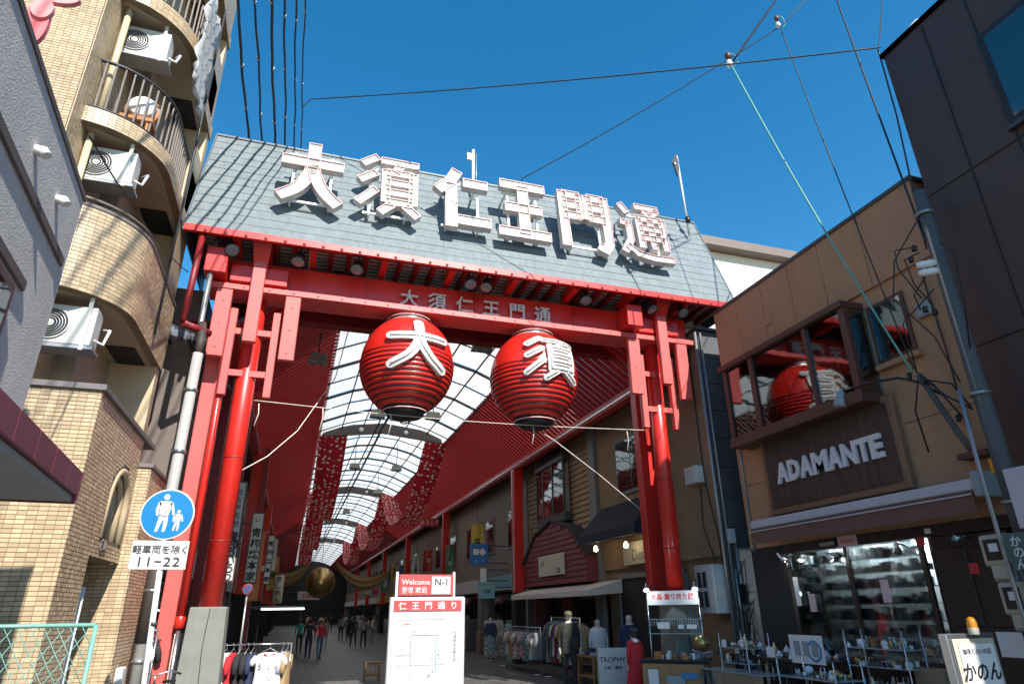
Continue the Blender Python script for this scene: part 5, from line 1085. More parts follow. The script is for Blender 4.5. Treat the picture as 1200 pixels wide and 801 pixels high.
an = thing('roof_mast', 'short white mast with clamp behind the ridge, mid roof', 'mast', (3.27, 12.85, 11.4)); MB().tube([(3.27, 12.85, 11.3), (3.27, 12.85, 12.70)], .035, 10).build('post', 'white_paint', an); MB().box(3.10, 3.24, 12.8, 12.86, 12.35, 12.55).build('clamp', 'ac_white', an)
MB().tube([(3.35, 12.85, 11.3), (3.35, 12.85, 12.6)], .012, 6).build('cable', 'steel', an)
an = thing('panel_antenna', 'slim mast with a square panel antenna at the right end of the gate roof', 'antenna', (9.25, 12.85, 11.4)); MB().tube([(9.42, 12.85, 11.3), (9.36, 12.85, 13.95)], .03, 10).build('mast', 'ac_white', an)
p = [V((9.33, 12.82, 13.55))+V(q) for q in ((-.05, 0, .42), (-.27, -.12, -.02), (-.08, 0, -.38), (.05, .05, .02))]; MB().prism(p, (.03, -.03, 0)).build('panel', 'dark_siding', an); MB().lathe((9.18, 12.75, 13.52), [(0, .08), (.05, .06), (.05, 0)], 10, axis=(-.5, -.8, 0)).build('feed', 'ac_white', an); MB().lathe((9.40, 12.8, 11.75), [(0, -.1), (.07, -.08), (.07, .08), (0, .1)], 10).build('ballast', 'black', an)
# ================================================================== overhead wires
def cat_(a, b, sag, n=24): a, b = V(a), V(b); return [a.lerp(b, k/n)-V((0, 0, sag*4*(k/n)*(1-k/n))) for k in range(n+1)]
cab = [(-2.15, 12.59, .045), (-1.83, 12.6, .036), (-1.54, 12.62, .046), (-1.29, 12.6, .036), (-1.07, 12.5, .03), (-.91, 12.45, .024)]
cl_ = ['thickest overhead cable, farthest left above the gate roof', 'second overhead cable from the left above the gate', 'third overhead cable from the left above the gate', 'fourth overhead cable from the left above the gate', 'fifth overhead cable from the left above the gate', 'thin sixth overhead cable, where the cross wire branches off']
for i, (x, z, r) in enumerate(cab):
    t = thing('overhead_cable', cl_[i], 'cable', (x, 12, z), 'cables running over the gate'); ph = rnd(0, 6)
    MB().tube([(x+.012*math.sin(k*.6+ph)+.006*math.sin(k*1.7), -6+k*.35, z+.02*math.sin(k*.7+ph)) for k in range(150)], r*.62, 7).build('sheath', 'cable', t)
    for k in range(7): MB().lathe((x, 5+k*1.6+rnd(-.2, .2), z), [(r*.60, -.02), (r*.85, -.02), (r*.85, .02), (r*.60, .02)], 8, axis=(0, 1, 0)).build('tie', 'steel', t)
def wire(pts, r, m, lab): return cord('overhead_wire', pts, r, m, lab, 'wire', 'thin overhead wires')
J = V((7.9, 8.5, 12.72)); J2 = V((9.75, 8.7, 14.72)); CB = V((8.88, 5.97, 10.9)); BR = V((8.45, 6.66, 5.02)); PT_ = V((8.3, 5.8, 6.75))
wire([(-.91, 12.6, 12.75)]+cat_((-.8, 12.9, 13.28), CB, .12), .014, 'cable', 'thin wire crossing the sky from the left cables to the brown roof corner')
wire(cat_(J, BR, .25), .018, 'green_wire', 'blue-green wire slanting down from the insulator to the beige wall bracket')
wire(cat_(J2, BR+V((.02, -.02, .05)), .2), .012, 'cable', 'thin dark wire slanting down just right of the blue-green one')
wire(cat_(J, J+V((1.6, -1.6, 2.6))*2, .0), .022, 'cable', 'dark wire rising from the insulator to the top of the picture')
wire([(4.4, 12.7, 11.6)]+cat_((4.42, 12.4, 11.75), J2+V((.05, 0, 0)), .1)+[J2+V((2, -1.2, 2.2))], .012, 'cable', 'thin diagonal wire from the roof ridge up to the upper insulator')
wire(cat_((11.2, 8.2, 15.6), PT_, .1), .018, 'cable', 'dark wire slanting down to the top of the grey pole')
wire(cat_((12.5, 8.0, 15.8), CB+V((.0, .05, 0)), .05)+[CB+V((-.06, .04, -1.5)), V((8.6, 5.95, 8.0)), PT_+V((.05, .05, -.1))], .014, 'cable', 'wire running down the edge of the brown building to the pole')
wire(cat_((-2.3, 5.9, 6.1), (-2.5, 12.2, 7.9), .15), .010, 'cable', 'thin wire from the stucco roof to the left end of the gate')
for c, lab, s in ((J, 'white and brown insulator pair on the blue-green wire', 1), (J2, 'dark insulator at the top right of the sky', .8)):
    t = thing('wire_insulator', lab, 'insulator', c)
    for dz, m in ((.0, 'ceramic'), (.22, 'bay_wood')): MB().lathe(c+V((-.04, 0, dz)), [(0, -.1*s), (.05*s, -.08*s), (.075*s, 0), (.05*s, .08*s), (0, .1*s)], 12).build('bell', m, t)
    MB().tube([c+V((.06, 0, -.05)), c+V((.2, 0, .1)), c+V((.16, 0, .3)), c+V((.02, 0, .34))], .010, 5).build('loop', 'green_wire', t)
# ================================================================== street furniture, left
mat('sign_blue', (.0, .16, .40), .4, var=.03); mat('sign_white', (.56, .56, .55), .4, var=.03); mat('pole_white', (.74, .74, .73), .35, var=.05); mat('fence_green', (.16, .36, .30), .5)
mat('pole_grey', (.34, .33, .31), .6, var=.08, streak=.06); mat('wrap_dark', (.045, .035, .03), .7, var=.2); mat('plastic_red', (.55, .05, .03), .5)
rs = thing('road_sign', 'round blue pedestrian road sign with white time plate on a white pole', 'road sign', (-1.5, 9.05, 0))
MB().tube([(-1.40, 9.06, 0), (-1.545, 9.06, 3.28)], .032, 14).build('pole', 'pole_white', rs)
MB().lathe((-1.53, 9.03, 2.99), [(0, .004), (.30, .004), (.305, 0), (.30, -.006), (0, -.006)], 40, smooth=False, axis=(0, -1, 0)).build('disc_rim', 'sign_white', rs)
dsc = MB().lathe((-1.53, 9.025, 2.99), [(0, .004), (.285, .004), (.287, 0)], 40, smooth=False, axis=(0, -1, 0)).build('disc', 'sign_blue', rs)
def fig(cx, cz, h, lean):       # walking pedestrian outline as flat raised print
    m = MB(); y = 9.018
    def lim(pts, w0, w1):
        p = [V((cx+a*h, cz+b*h)) for a, b in pts]; n = len(p); L_, R_ = stroke_outline(p, 1.0)
        L2 = [q+(l-q)*((w0+(w1-w0)*k/(n-1))*h) for k, (q, l) in enumerate(zip(p, L_))]; R2 = [q+(l-q)*((w0+(w1-w0)*k/(n-1))*h) for k, (q, l) in enumerate(zip(p, R_))]
        for k in range(n-1): m.prism([(L2[k].x, y, L2[k].y), (L2[k+1].x, y, L2[k+1].y), (R2[k+1].x, y, R2[k+1].y), (R2[k].x, y, R2[k].y)], (0, -.0025, 0))
    m.prism([(cx+a*h, y, cz+b*h) for a, b in ((-.14, .36), (.14, .36), (.17, .30), (.11, -.06), (-.11, -.06), (-.17, .30))], (0, -.0025, 0))
    m.prism([(cx+.08*h*math.cos(2*PI*k/14), y, cz+.475*h+.085*h*math.sin(2*PI*k/14)) for k in range(14)], (0, -.0025, 0))
    lim([(-.15, .32), (-.20, .12), (-.17, -.05)], .04, .03); lim([(.15, .32), (.21, .14), (.24, -.02)], .04, .03)
    lim([(-.05, -.04), (-.09, -.26), (-.14, -.49)], .065, .035); lim([(.05, -.04), (.07, -.28), (.05, -.49)], .065, .035)
    return m
fig(-1.565, 2.99, .43, 0).build('adult_figure', 'sign_white', dsc); fig(-1.405, 2.91, .24, 0).build('child_figure', 'sign_white', dsc)
pl = MB(); pl.box(-1.845, -1.225, 9.022, 9.034, 2.345, 2.675); pl.build('plate', 'sign_white', rs, bevel=.02, seg=3)
letter(rs, '軽車両を除く', (-1.535, 9.017, 2.575), (1, 0, 0), (0, 0, 1), .104, 'ink', bold=.004, depth=.003)
for k, c_ in enumerate('11-22'): letter(rs, c_, (-1.735+.1*k, 9.017, 2.435), (1, 0, 0), (0, 0, 1), .15, 'ink', bold=.008, depth=.003, sx=(1.15 if c_ != '-' else 1.9), name='numeral')
MB().lathe((-1.46, 9.06, 1.75), [(.034, -.02), (.042, -.02), (.042, .02), (.034, .02)], 12).build('band', 'frame_dark', rs)
lp = thing('grey_service_pole', 'grey pole with dark wrapped base behind the road sign', 'pole', (-2.0, 12, 0))
MB().tube([(-2.05, 12, 0), (-2.03, 12, 6.2)], .095, 18, r1=.085).build('shaft', 'pole_grey', lp); MB().tube([(-2.05, 12, 1.45), (-2.04, 12, 3.1)], .108, 18).build('wrap', 'wrap_dark', lp)
MB().tube([(-2.03, 12, 6.2), (-2.03, 12.05, 6.5), (-2.1, 12.3, 6.9)], .075, 12).build('bend', 'wrap_dark', lp)
for z in (5.5, 4.4, 3.3, 1.2, 2.2): MB().lathe((-2.04, 12, z), [(.09, -.02), (.115, -.02), (.115, .02), (.09, .02)], 18).build('band', 'chrome', lp)
# chain-link gate
fc = thing('chain_link_gate', 'green chain-link gate panel at the lower left edge', 'gate', (-2.4, 7.2, 0))
x0, x1, z1 = -3.4, -1.63, 1.77
f_ = MB(); f_.tube([(x0, 7.2, z1), (x1, 7.2, z1)], .018, 8); f_.tube([(x1, 7.2, 0), (x1, 7.2, z1)], .02, 8); f_.tube([(x0, 7.2, .25), (x1, 7.2, .25)], .018, 8); f_.build('frame', 'fence_green', fc)
net = MB(); d = .10
for s in (-1, 1):
    k = -20
    while k < 40:
        xa = x0+k*d; pts = []
        za, zb = .25, z1; xb = xa+s*(zb-za)*.62
        lo, hi = 0.0, 1.0
        for q in range(41):
            t = q/40; x = xa+(xb-xa)*t
            if x0 <= x <= x1: pts.append((x, 7.2+.006*s, za+(zb-za)*t))
        if len(pts) > 1: net.tube([pts[0], pts[-1]], .0035, 4)
        k += 1
net.build('mesh', 'fence_green', fc)
# bicycles
mat('tyre', (.02, .02, .02), .8, var=.1)
def bicycle(x, y, rz, lab, fm='steel', basket=True):
    t = thing('bicycle', lab, 'bicycle', (x, y, 0), 'parked bicycles'); c, s = math.cos(rz), math.sin(rz)
    def W(a, b, z): return V((x+a*c-b*s, y+a*s+b*c, z))
    ax = V((-s, c, 0))
    for a in (-.52, .52):
        w_ = MB(); w_.tube([W(a+.33*math.cos(2*PI*k/32), 0, .335+.33*math.sin(2*PI*k/32)) for k in range(32)], .02, 7, closed=True); tw = w_.build('wheel', 'tyre', t)
        r_ = MB(); r_.tube([W(a+.305*math.cos(2*PI*k/32), 0, .335+.305*math.sin(2*PI*k/32)) for k in range(32)], .01, 5, closed=True)
        for k in range(14): r_.tube([W(a, 0, .335), W(a+.3*math.cos(2*PI*k/14), 0, .335+.3*math.sin(2*PI*k/14))], .003, 4)
        r_.build('rim', 'chrome', tw)
        MB().lathe(W(a, 0, .335), [(0, -.05), (.02, -.05), (.02, .05), (0, .05)], 10, axis=ax).build('hub', 'chrome', tw)
        g_ = MB(); g_.tube([W(a+.37*math.cos(PI*k/12), 0, .335+.37*math.sin(PI*k/12)) for k in range(2, 12)], .022, 6); g_.build('mudguard', fm, t)
    fr = MB()
    for p, q in (((-.52, .335), (-.1, .3)), ((-.1, .3), (-.22, .82)), ((-.1, .3), (.38, .7)), ((-.2, .62), (.36, .78)), ((-.52, .335), (-.2, .66)), ((.34, .92), (.52, .335))): fr.tube([W(p[0], 0, p[1]), W(q[0], 0, q[1])], .017, 8)
    fr.build('frame', fm, t)
    MB().hexa([W(-.36, -.09, .84), W(-.08, -.03, .86), W(-.08, .03, .86), W(-.36, .09, .84)], [W(-.36, -.1, .89), W(-.06, -.03, .90), W(-.06, .03, .90), W(-.36, .1, .89)]).build('saddle', 'black', t, bevel=.02, seg=2)
    h = MB(); h.tube([W(.2, -.28, 1.02), W(.32, -.2, 1.06), W(.36, 0, 1.0), W(.32, .2, 1.06), W(.2, .28, 1.02)], .012, 7); h.tube([W(.35, 0, .9), W(.36, 0, 1.0)], .014, 7); h.build('handlebar', 'chrome', t)
    for b in (-.27, .27): MB().tube([W(.22, b, 1.025), W(.10, b*1.02, 1.0)], .018, 8).build('grip', 'black', t)
    MB().lathe(W(-.1, 0, .3), [(.0, -.02), (.09, -.02), (.09, .0), (.0, .0)], 16, axis=ax).build('chainring', 'steel', t)
    if basket:
        bk = MB()
        for zz, e in ((.78, .13), (.88, .15), (.98, .165), (1.04, .17)): bk.tube([W(.58-e, -e, zz), W(.58+e, -e, zz), W(.58+e, e, zz), W(.58-e, e, zz)], .005, 4, closed=True, smooth=False)
        for k in range(7):
            u = -1+2*k/6
            for A, B in (((-1, u), (-1, u)), ((1, u), (1, u)), ((u, -1), (u, -1)), ((u, 1), (u, 1))): bk.tube([W(.58+A[0]*.13, A[1]*.13, .78), W(.58+B[0]*.17, B[1]*.17, 1.04)], .004, 4)
        bk.build('basket', 'steel', t)
    return t
bicycle(8.15, 12.55, -2.15, 'silver bicycle with wire basket parked by the dark side wall')
bicycle(-1.72, 12.35, -1.75, 'bicycle seen by its handlebars beside the left concrete base', 'black', False)
# ================================================================== map board and stool
mb_ = thing('map_board', 'white standing street map board with red Welcome header', 'map board', (1.86, 9.5, 0))
def bd(x0, x1, z0, z1, y0, y1, n, m, p=mb_, **k): return MB().box(x0, x1, y0, y1, z0, z1).build(n, m, p, **k)
mat('map_white', (.49, .49, .49), .5, var=.02); mat('map_red', (.45, .05, .05), .5, var=.03); mat('map_line', (.20, .21, .24), .6, var=0); mat('map_blue', (.45, .58, .72), .6, var=0)
bd(1.33, 2.385, .12, 2.03, 9.5, 9.60, 'case', 'map_white', bevel=.015); pan = bd(1.385, 2.33, .2, 1.83, 9.488, 9.497, 'map_panel', 'map_white')
bd(1.385, 2.33, 1.85, 1.985, 9.486, 9.497, 'title_strip', 'map_red')
for k, c_ in enumerate('仁王門通り'): letter(mb_, c_, (1.50+.18*k, 9.483, 1.918), (1, 0, 0), (0, 0, 1), .105, 'sign_white', bold=.022, depth=.003, sx=1.05, name='title_character')
bd(1.44, 2.215, 2.045, 2.325, 9.52, 9.58, 'header', 'map_red', bevel=.008); bd(1.90, 2.17, 2.065, 2.30, 9.510, 9.519, 'number_panel', 'map_white')
for x in (1.415, 2.225): bd(x-.018, x+.018, 2.032, 2.36, 9.53, 9.57, 'header_post', 'map_white')
letter(mb_, 'Welcome', (1.675, 9.515, 2.225), (1, 0, 0), (0, 0, 1), .10, 'sign_white', bold=.012, depth=.003); letter(mb_, '환영 欢迎', (1.665, 9.515, 2.12), (1, 0, 0), (0, 0, 1), .088, 'sign_white', bold=.016, depth=.003); letter(mb_, 'N-1', (2.035, 9.507, 2.225), (1, 0, 0), (0, 0, 1), .13, 'ink', depth=.003)
for a in ((1.44, 1.64, 1.30, 1.308), (1.632, 1.64, 1.30, 1.55), (1.64, 2.02, 1.542, 1.55), (1.45, 2.1, 1.18, 1.184), (1.98, 1.986, 1.05, 1.55), (1.43, 2.1, 1.74, 1.744), (1.64, 1.646, 1.0, 1.3), (1.43, 1.9, .95, .955)): bd(a[0], a[1], a[2], a[3], 9.484, 9.487, 'map_street', 'map_line', pan)
bd(1.97, 1.99, 1.08, 1.5, 9.484, 9.4872, 'map_canal', 'map_blue', pan); bd(1.52, 1.62, 1.678, 1.69, 9.484, 9.4872, 'map_mark', 'orange_board', pan)
for k in range(12): letter(pan, random.choice('大須観音仁王門通東西'), (rnd(1.45, 2.05), 9.485, rnd(1.0, 1.7)), (1, 0, 0), (0, 0, 1), .028, 'map_line', depth=.001, name='map_note')
letter(pan, '大須商店街案内図', (2.24, 9.485, 1.4), (1, 0, 0), (0, 0, 1), .045, 'map_line', depth=.001, vertical=True, name='map_note')
for x in (1.4, 2.32): bd(x-.03, x+.03, 0, .12, 9.3, 9.8, 'foot', 'frame_dark')
stl = thing('wooden_stool', 'small slatted wooden stool standing in the sun on the pavement', 'stool', (2.55, 21.2, 0))
for k in range(4): MB().box(2.32+k*.12, 2.32+k*.12+.10, 21.0, 21.4, .47, .50).build('seat_slat', 'wood_light', stl, bevel=.005)
for x in (2.33, 2.74):
    for y in (21.02, 21.36): MB().box(x, x+.05, y, y+.04, .005, .47).build('leg', 'wood_light', stl)
for z in (.12, .40):
    MB().box(2.38, 2.74, 21.025, 21.05, z, z+.05).build('stretcher', 'wood_light', stl); MB().box(2.38, 2.74, 21.365, 21.39, z, z+.05).build('stretcher', 'wood_light', stl)
for x in (2.46, 2.6): MB().box(x, x+.04, 21.02, 21.045, .17, .40).build('front_slat', 'wood_light', stl)
# ================================================================== clothes
cc = {'black': (.02, .02, .022), 'white': (.72, .71, .70), 'navy': (.025, .035, .08), 'grey': (.22, .22, .23), 'tan': (.36, .24, .12), 'yellow': (.5, .36, .06), 'rust': (.38, .09, .03), 'denim': (.08, .13, .22), 'cream': (.58, .52, .43), 'maroon': (.20, .02, .03), 'olive': (.10, .11, .05), 'pink': (.55, .28, .32), 'lilac': (.40, .38, .52), 'red': (.50, .02, .03), 'teal': (.03, .30, .27), 'orange': (.62, .15, .06), 'skin': (.48, .28, .19), 'hair': (.015, .011, .009), 'brownhair': (.10, .05, .025), 'camo': (.028, .027, .024)}
for k, c in cc.items(): mat('c_'+k, c, .88 if k not in ('skin', 'hair') else .55, var=.22 if k != 'camo' else .8, scale=7 if k != 'camo' else 11)
def plaid(name, a, b):
    m = mat(name, a, .9, var=.15); N = m.node_tree.nodes; L = m.node_tree.links; bs_ = N['Principled BSDF']; tc = N.new('ShaderNodeTexCoord'); ck = N.new('ShaderNodeTexChecker'); ck.inputs['Scale'].default_value = 14; ck.inputs[1].default_value = (*a, 1); ck.inputs[2].default_value = (*b, 1); L.new(tc.outputs['Object'], ck.inputs[0]); L.new(ck.outputs[0], bs_.inputs['Base Color'])
plaid('c_plaid', (.05, .14, .17), (.32, .34, .30)); plaid('c_plaidred', (.22, .10, .09), (.42, .34, .28))
def garment(o, r, z, m, lab, group, length=.75, width=.46, thick=.07, sleeve=.28, trim=None, name='hanging_shirt'):
    """a top on a hanger: shoulder point o, r = shoulder direction (unit), hanging from z"""
    o, r = V((o[0], o[1], z)), V(r).normalized(); n = V((-r.y, r.x, 0)); ph = rnd(0, 6); t = thing(name, lab, 'clothes', (o.x, o.y, z-length), group)
    prof = [(0, .10, .02), (-.03, .20, .03), (-.07, width/2, .05), (-.2, width/2*.92, .06), (-length*.6, width/2*.92, .07), (-length, width/2*1.04, .075)]
    rows = []
    for dz, hw, th in prof:
        ring = []
        for k in range(16):
            a = 2*PI*k/16; q = math.copysign(abs(math.cos(a))**.6, math.cos(a)); w_ = 1+.12*math.sin(5*a+ph+dz*4)
            ring.append(o+r*hw*q+n*(th*thick/.07*math.sin(a)*w_)+V((0, 0, dz-.10)))
        ring.append(ring[0]); rows.append(ring)
    MB().sheet(rows).build('body', m, t)
    for s in (-1, 1):
        p0 = o+r*s*(width/2-.03)+V((0, 0, -.18)); p1 = o+r*s*(width/2+.05)+V((0, 0, -.18-sleeve)); MB().tube([p0, (p0+p1)/2+r*s*.02, p1], .06, 9, r1=.05).build('sleeve', trim or m, t)
    h = MB(); h.tube([o+r*-.19+V((0, 0, -.12)), o+V((0, 0, -.03)), o+r*.19+V((0, 0, -.12))], .008, 5); h.tube([o+V((0, 0, -.03)), o+V((0, 0, .03)), o+n*.02+V((0, 0, .06)), o+n*.04+V((0, 0, .04))], .005, 5); h.build('hanger', 'steel', t)
    return t
def rack(x0, y0, x1, y1, z, lab):
    t = thing('clothes_rack', lab, 'clothes rack', ((x0+x1)/2, (y0+y1)/2, 0), 'clothes racks'); d = V((x1-x0, y1-y0, 0)).normalized(); n = V((-d.y, d.x, 0))
    MB().tube([(x0, y0, z), (x1, y1, z)], .015, 8).build('rail', 'chrome', t)
    for p in ((x0, y0), (x1, y1)):
        p = V((*p, 0)); MB().tube([p, p+V((0, 0, z+.02))], .016, 8).build('upright', 'chrome', t); MB().tube([p-n*.25+V((0, 0, .04)), p+n*.25+V((0, 0, .04))], .014, 8).build('foot', 'chrome', t)
    return t
random.seed(21)
# left rack: dark clothes edge-on and one printed T-shirt facing the street
rack(-1.05, 14.5, .16, 14.35, 1.30, 'chrome clothes rack beside the left concrete base')
for k, (x, m, lab) in enumerate(((-1.0, 'white', 'white top at the left end of the sunlit rack'), (-.88, 'red', 'red garment near the left end of the sunlit rack'), (-.74, 'black', 'first black jacket on the sunlit rack'), (-.62, 'black', 'second black jacket on the sunlit rack'), (-.52, 'navy', 'dark navy jacket on the sunlit rack'), (.02, 'lilac', 'lilac top at the right end of the sunlit rack'), (.10, 'tan', 'tan top at the right end of the sunlit rack'))):
    garment((x, 14.45-.12*(x+1)*.9, 0), (.25, 1, 0), 1.27, 'c_'+m, lab, 'clothes on the sunlit rack', length=.8)
ts = garment((-.22, 14.12, 0), (1, -.1, 0), 1.27, 'c_white', 'white printed T-shirt with red collar facing the street', 'clothes on the sunlit rack', length=.62, width=.50, sleeve=.14)
MB().tube([(-.22+.09*math.cos(PI*k/8), 14.085+.0, 1.155-.05*math.sin(PI*k/8)) for k in range(9)], .018, 6).build('collar', 'c_red', ts)
for k in range(16): (lambda a, b: MB().box(a, a+.03, 14.04, 14.05, b, b+.035))(-.22+rnd(-.17, .14), rnd(.68, .98)).build('print', 'c_'+random.choice(('lilac', 'pink', 'grey', 'denim')), ts) if k % 2 else None
rack(-2.35, 12.75, -2.0, 12.9, 1.62, 'small clothes rack between tiled wall and grey pole')
for k, (x, m, lab) in enumerate(((-2.32, 'orange', 'orange patterned garment by the tiled wall corner'), (-2.22, 'white', 'white garment by the tiled wall corner'), (-2.12, 'black', 'black garment by the tiled wall corner'))): garment((x, 12.75+.1*k, 0), (.9, .3, 0), 1.58, 'c_'+m, lab, 'clothes by the tiled wall', length=.8, width=.3)
# right racks in front of the plum gable
rack(7.35, 16.9, 7.6, 19.6, 1.62, 'near clothes rack before the plum gable'); rack(7.5, 20.3, 7.55, 24.0, 1.32, 'far clothes rack before the plum gable')
pr = ['tan', 'denim', 'navy', 'grey', 'rust', 'white', 'navy', 'yellow', 'lilac', 'black', 'maroon', 'cream', 'denim', 'olive', 'black', 'grey']
ordn = ['first', 'second', 'third', 'fourth', 'fifth', 'sixth', 'seventh', 'eighth', 'ninth', 'tenth', 'eleventh', 'twelfth', 'thirteenth', 'fourteenth', 'fifteenth', 'sixteenth']
nmc = {'tan': 'tan', 'denim': 'denim blue', 'navy': 'navy', 'grey': 'grey', 'rust': 'rust red', 'white': 'white', 'yellow': 'yellow', 'lilac': 'lilac', 'black': 'black', 'maroon': 'maroon', 'cream': 'cream', 'olive': 'olive', 'plaid': 'teal plaid', 'plaidred': 'red plaid', 'pink': 'pink'}
for k, m in enumerate(pr): garment((7.36+.22*k/15, 17.0+2.5*k/15, 0), (1, .1, 0), 1.58, 'c_'+m, '%s garment, %s from the near end of the near rack' % (nmc[m], ordn[k]), 'clothes on the near shaded rack', length=rnd(.75, 1.05))
pr2 = ['grey', 'cream', 'plaid', 'plaid', 'pink', 'plaidred', 'cream', 'plaidred', 'tan', 'cream', 'grey', 'plaidred']
for k, m in enumerate(pr2): garment((7.5, 20.45+3.4*k/11, 0), (1, rnd(-.2, .2), 0), 1.28, 'c_'+m, '%s garment, %s from the near end of the far rack' % (nmc[m], ordn[k]), 'clothes on the far shaded rack', length=rnd(.6, .85))
# folded clothes table
ft = table(7.2, 8.3, 15.9, 16.9, .78, 'table of folded clothes beside the camouflage mannequin', 'wood_light')
for k in range(10):
    m = random.choice(list(nmc)); b = MB().box(7.25+.25*(k % 4), 7.46+.25*(k % 4), 15.95+.3*(k//4), 16.2+.3*(k//4), .781, .781+rnd(.05, .14)); tag(b.build('folded_clothes', 'c_'+m, bevel=.02, seg=2), '%s folded pile, number %s along the clothes table' % (nmc[m], ordn[k]), 'folded clothes', 'folded clothes on the table')
# ================================================================== people
def make_body(pose):
    """one continuous skinned figure, 1.65 m tall, feet at z=0, facing -Y; face materials chosen by nearest bone"""
    P, E, M = [], [], []
    def jt(p, r): P.append((p, r)); return len(P)-1
    def seg(a, b, m): E.append((a, b)); M.append(m)
    st, ar, lean = pose.get('step', .0), pose.get('arm', .0), pose.get('lean', 0.0)
    pel = jt((0, 0, .92), (.145, .105)); wai = jt((0, -.01*lean, 1.06), (.125, .09)); che = jt((0, -.06*lean, 1.26), (.15, .105)); shd = jt((0, -.08*lean, 1.37), (.12, .08)); nk = jt((0, -.10*lean-.005, 1.44), (.048, .05)); hd = jt((0, -.12*lean-.02, 1.53), (.088, .098)); tp = jt((0, -.12*lean-.015, 1.615), (.072, .082))
    seg(pel, wai, 1); seg(wai, che, 1); seg(che, shd, 1); seg(shd, nk, 0); seg(nk, hd, 0); seg(hd, tp, 0)
    for s in (-1, 1):
        sw = s*st
        h = jt((s*.095, 0, .86), (.088, .09)); k = jt((s*.10, -.10*sw-.01, .48), (.056, .06)); a = jt((s*.10, -.26*sw+.03, .085 if sw >= -.05 else .11), (.036, .042)); f = jt((s*.115, -.26*sw-.13, .035), (.035, .028))
        seg(pel, h, 2); seg(h, k, 2); seg(k, a, 2); seg(a, f, 3)
        sh = jt((s*.185, -.08*lean, 1.345), (.055, .055)); b = pose.get('bend', .25) if s > 0 else pose.get('bend2', .2)
        el = jt((s*.235, .06*sw+.02-.02*b, 1.09), (.042, .042)); wr = jt((s*.235-s*.03*b, .10*sw-.20*b, .88+.10*b), (.028, .026)); hn = jt((s*.23-s*.04*b, .11*sw-.26*b, .80+.11*b), (.032, .02)); fg = jt((s*.225-s*.045*b, .11*sw-.29*b, .735+.11*b), (.018, .012))
        th = jt((s*.205-s*.045*b, .11*sw-.29*b-.02, .79+.11*b), (.012, .010))
        seg(shd, sh, 1); seg(sh, el, 1); seg(el, wr, 1 if pose.get('long', True) else 0); seg(wr, hn, 0); seg(hn, fg, 0); seg(hn, th, 0)
    me = bpy.data.meshes.new('body'); me.from_pydata([p for p, r in P], E, []); me.update(); ob = bpy.data.objects.new('body_tmp', me); COL.objects.link(ob)
    sk = ob.modifiers.new('skin', 'SKIN'); sk.use_smooth_shade = True; me.skin_vertices[0].data.foreach_set('radius', [c for p, r in P for c in r])
    me.skin_vertices[0].data[0].use_root = True; sb_ = ob.modifiers.new('sub', 'SUBSURF'); sb_.levels = 1; sb_.render_levels = 1
    dg = bpy.context.evaluated_depsgraph_get(); out = bpy.data.meshes.new_from_object(ob.evaluated_get(dg)); bpy.data.objects.remove(ob)
    segs = [(V(P[a][0]), V(P[b][0]), m) for (a, b), m in zip(E, M)]
    for q in range(4): out.materials.append(None)
    for po in out.polygons:
        c = po.center; best = None
        for a, b, m in segs:
            d = b-a; t = max(0, min(1, (c-a).dot(d)/max(1e-9, d.length_squared))); L_ = (a+d*t-c).length
            if best is None or L_ < best[0]: best = (L_, m)
        po.material_index = best[1]; po.use_smooth = True
        if pose.get('skirt') and False: pass
    return out
BODIES = [make_body({'step': .8, 'bend': .2, 'bend2': .5}), make_body({'step': -.7, 'bend': .6, 'bend2': .1}), make_body({'step': .1, 'bend': .9, 'bend2': .8, 'lean': .3}), make_body({'step': .05, 'bend': .1, 'bend2': .1})]
def hair(t, m, long=False, bun=False, hat=None):
    h = MB(); prof = [(0, .125), (.055, .118), (.095, .075), (.110, .01), (.106, -.05), (.092, -.085)]
    rows = []
    for r, z in prof: rows.append([V((r*math.cos(a)*.92, r*math.sin(a)*1.06+.012, 1.555+z+(.055 if (math.sin(a) < -.3 and z < 0) else 0)-(.10 if long and math.sin(a) > -.2 and z < -.06 else 0))) for a in [2*PI*k/20 for k in range(21)]])
    h.sheet(rows)
    if bun: h.lathe((0, .10, 1.60), [(0, -.06), (.045, -.04), (.06, 0), (.045, .04), (0, .06)], 12, axis=(0, 1, .4))
    if hat: pass
    return h
def face(t, hm):
    e = MB()
    for s in (-1, 1): e.lathe((s*.031, -.108, 1.535), [(0, -.008), (.009, -.005), (.011, 0), (.009, .005), (0, .008)], 8, axis=(0, -1, 0))
    return e
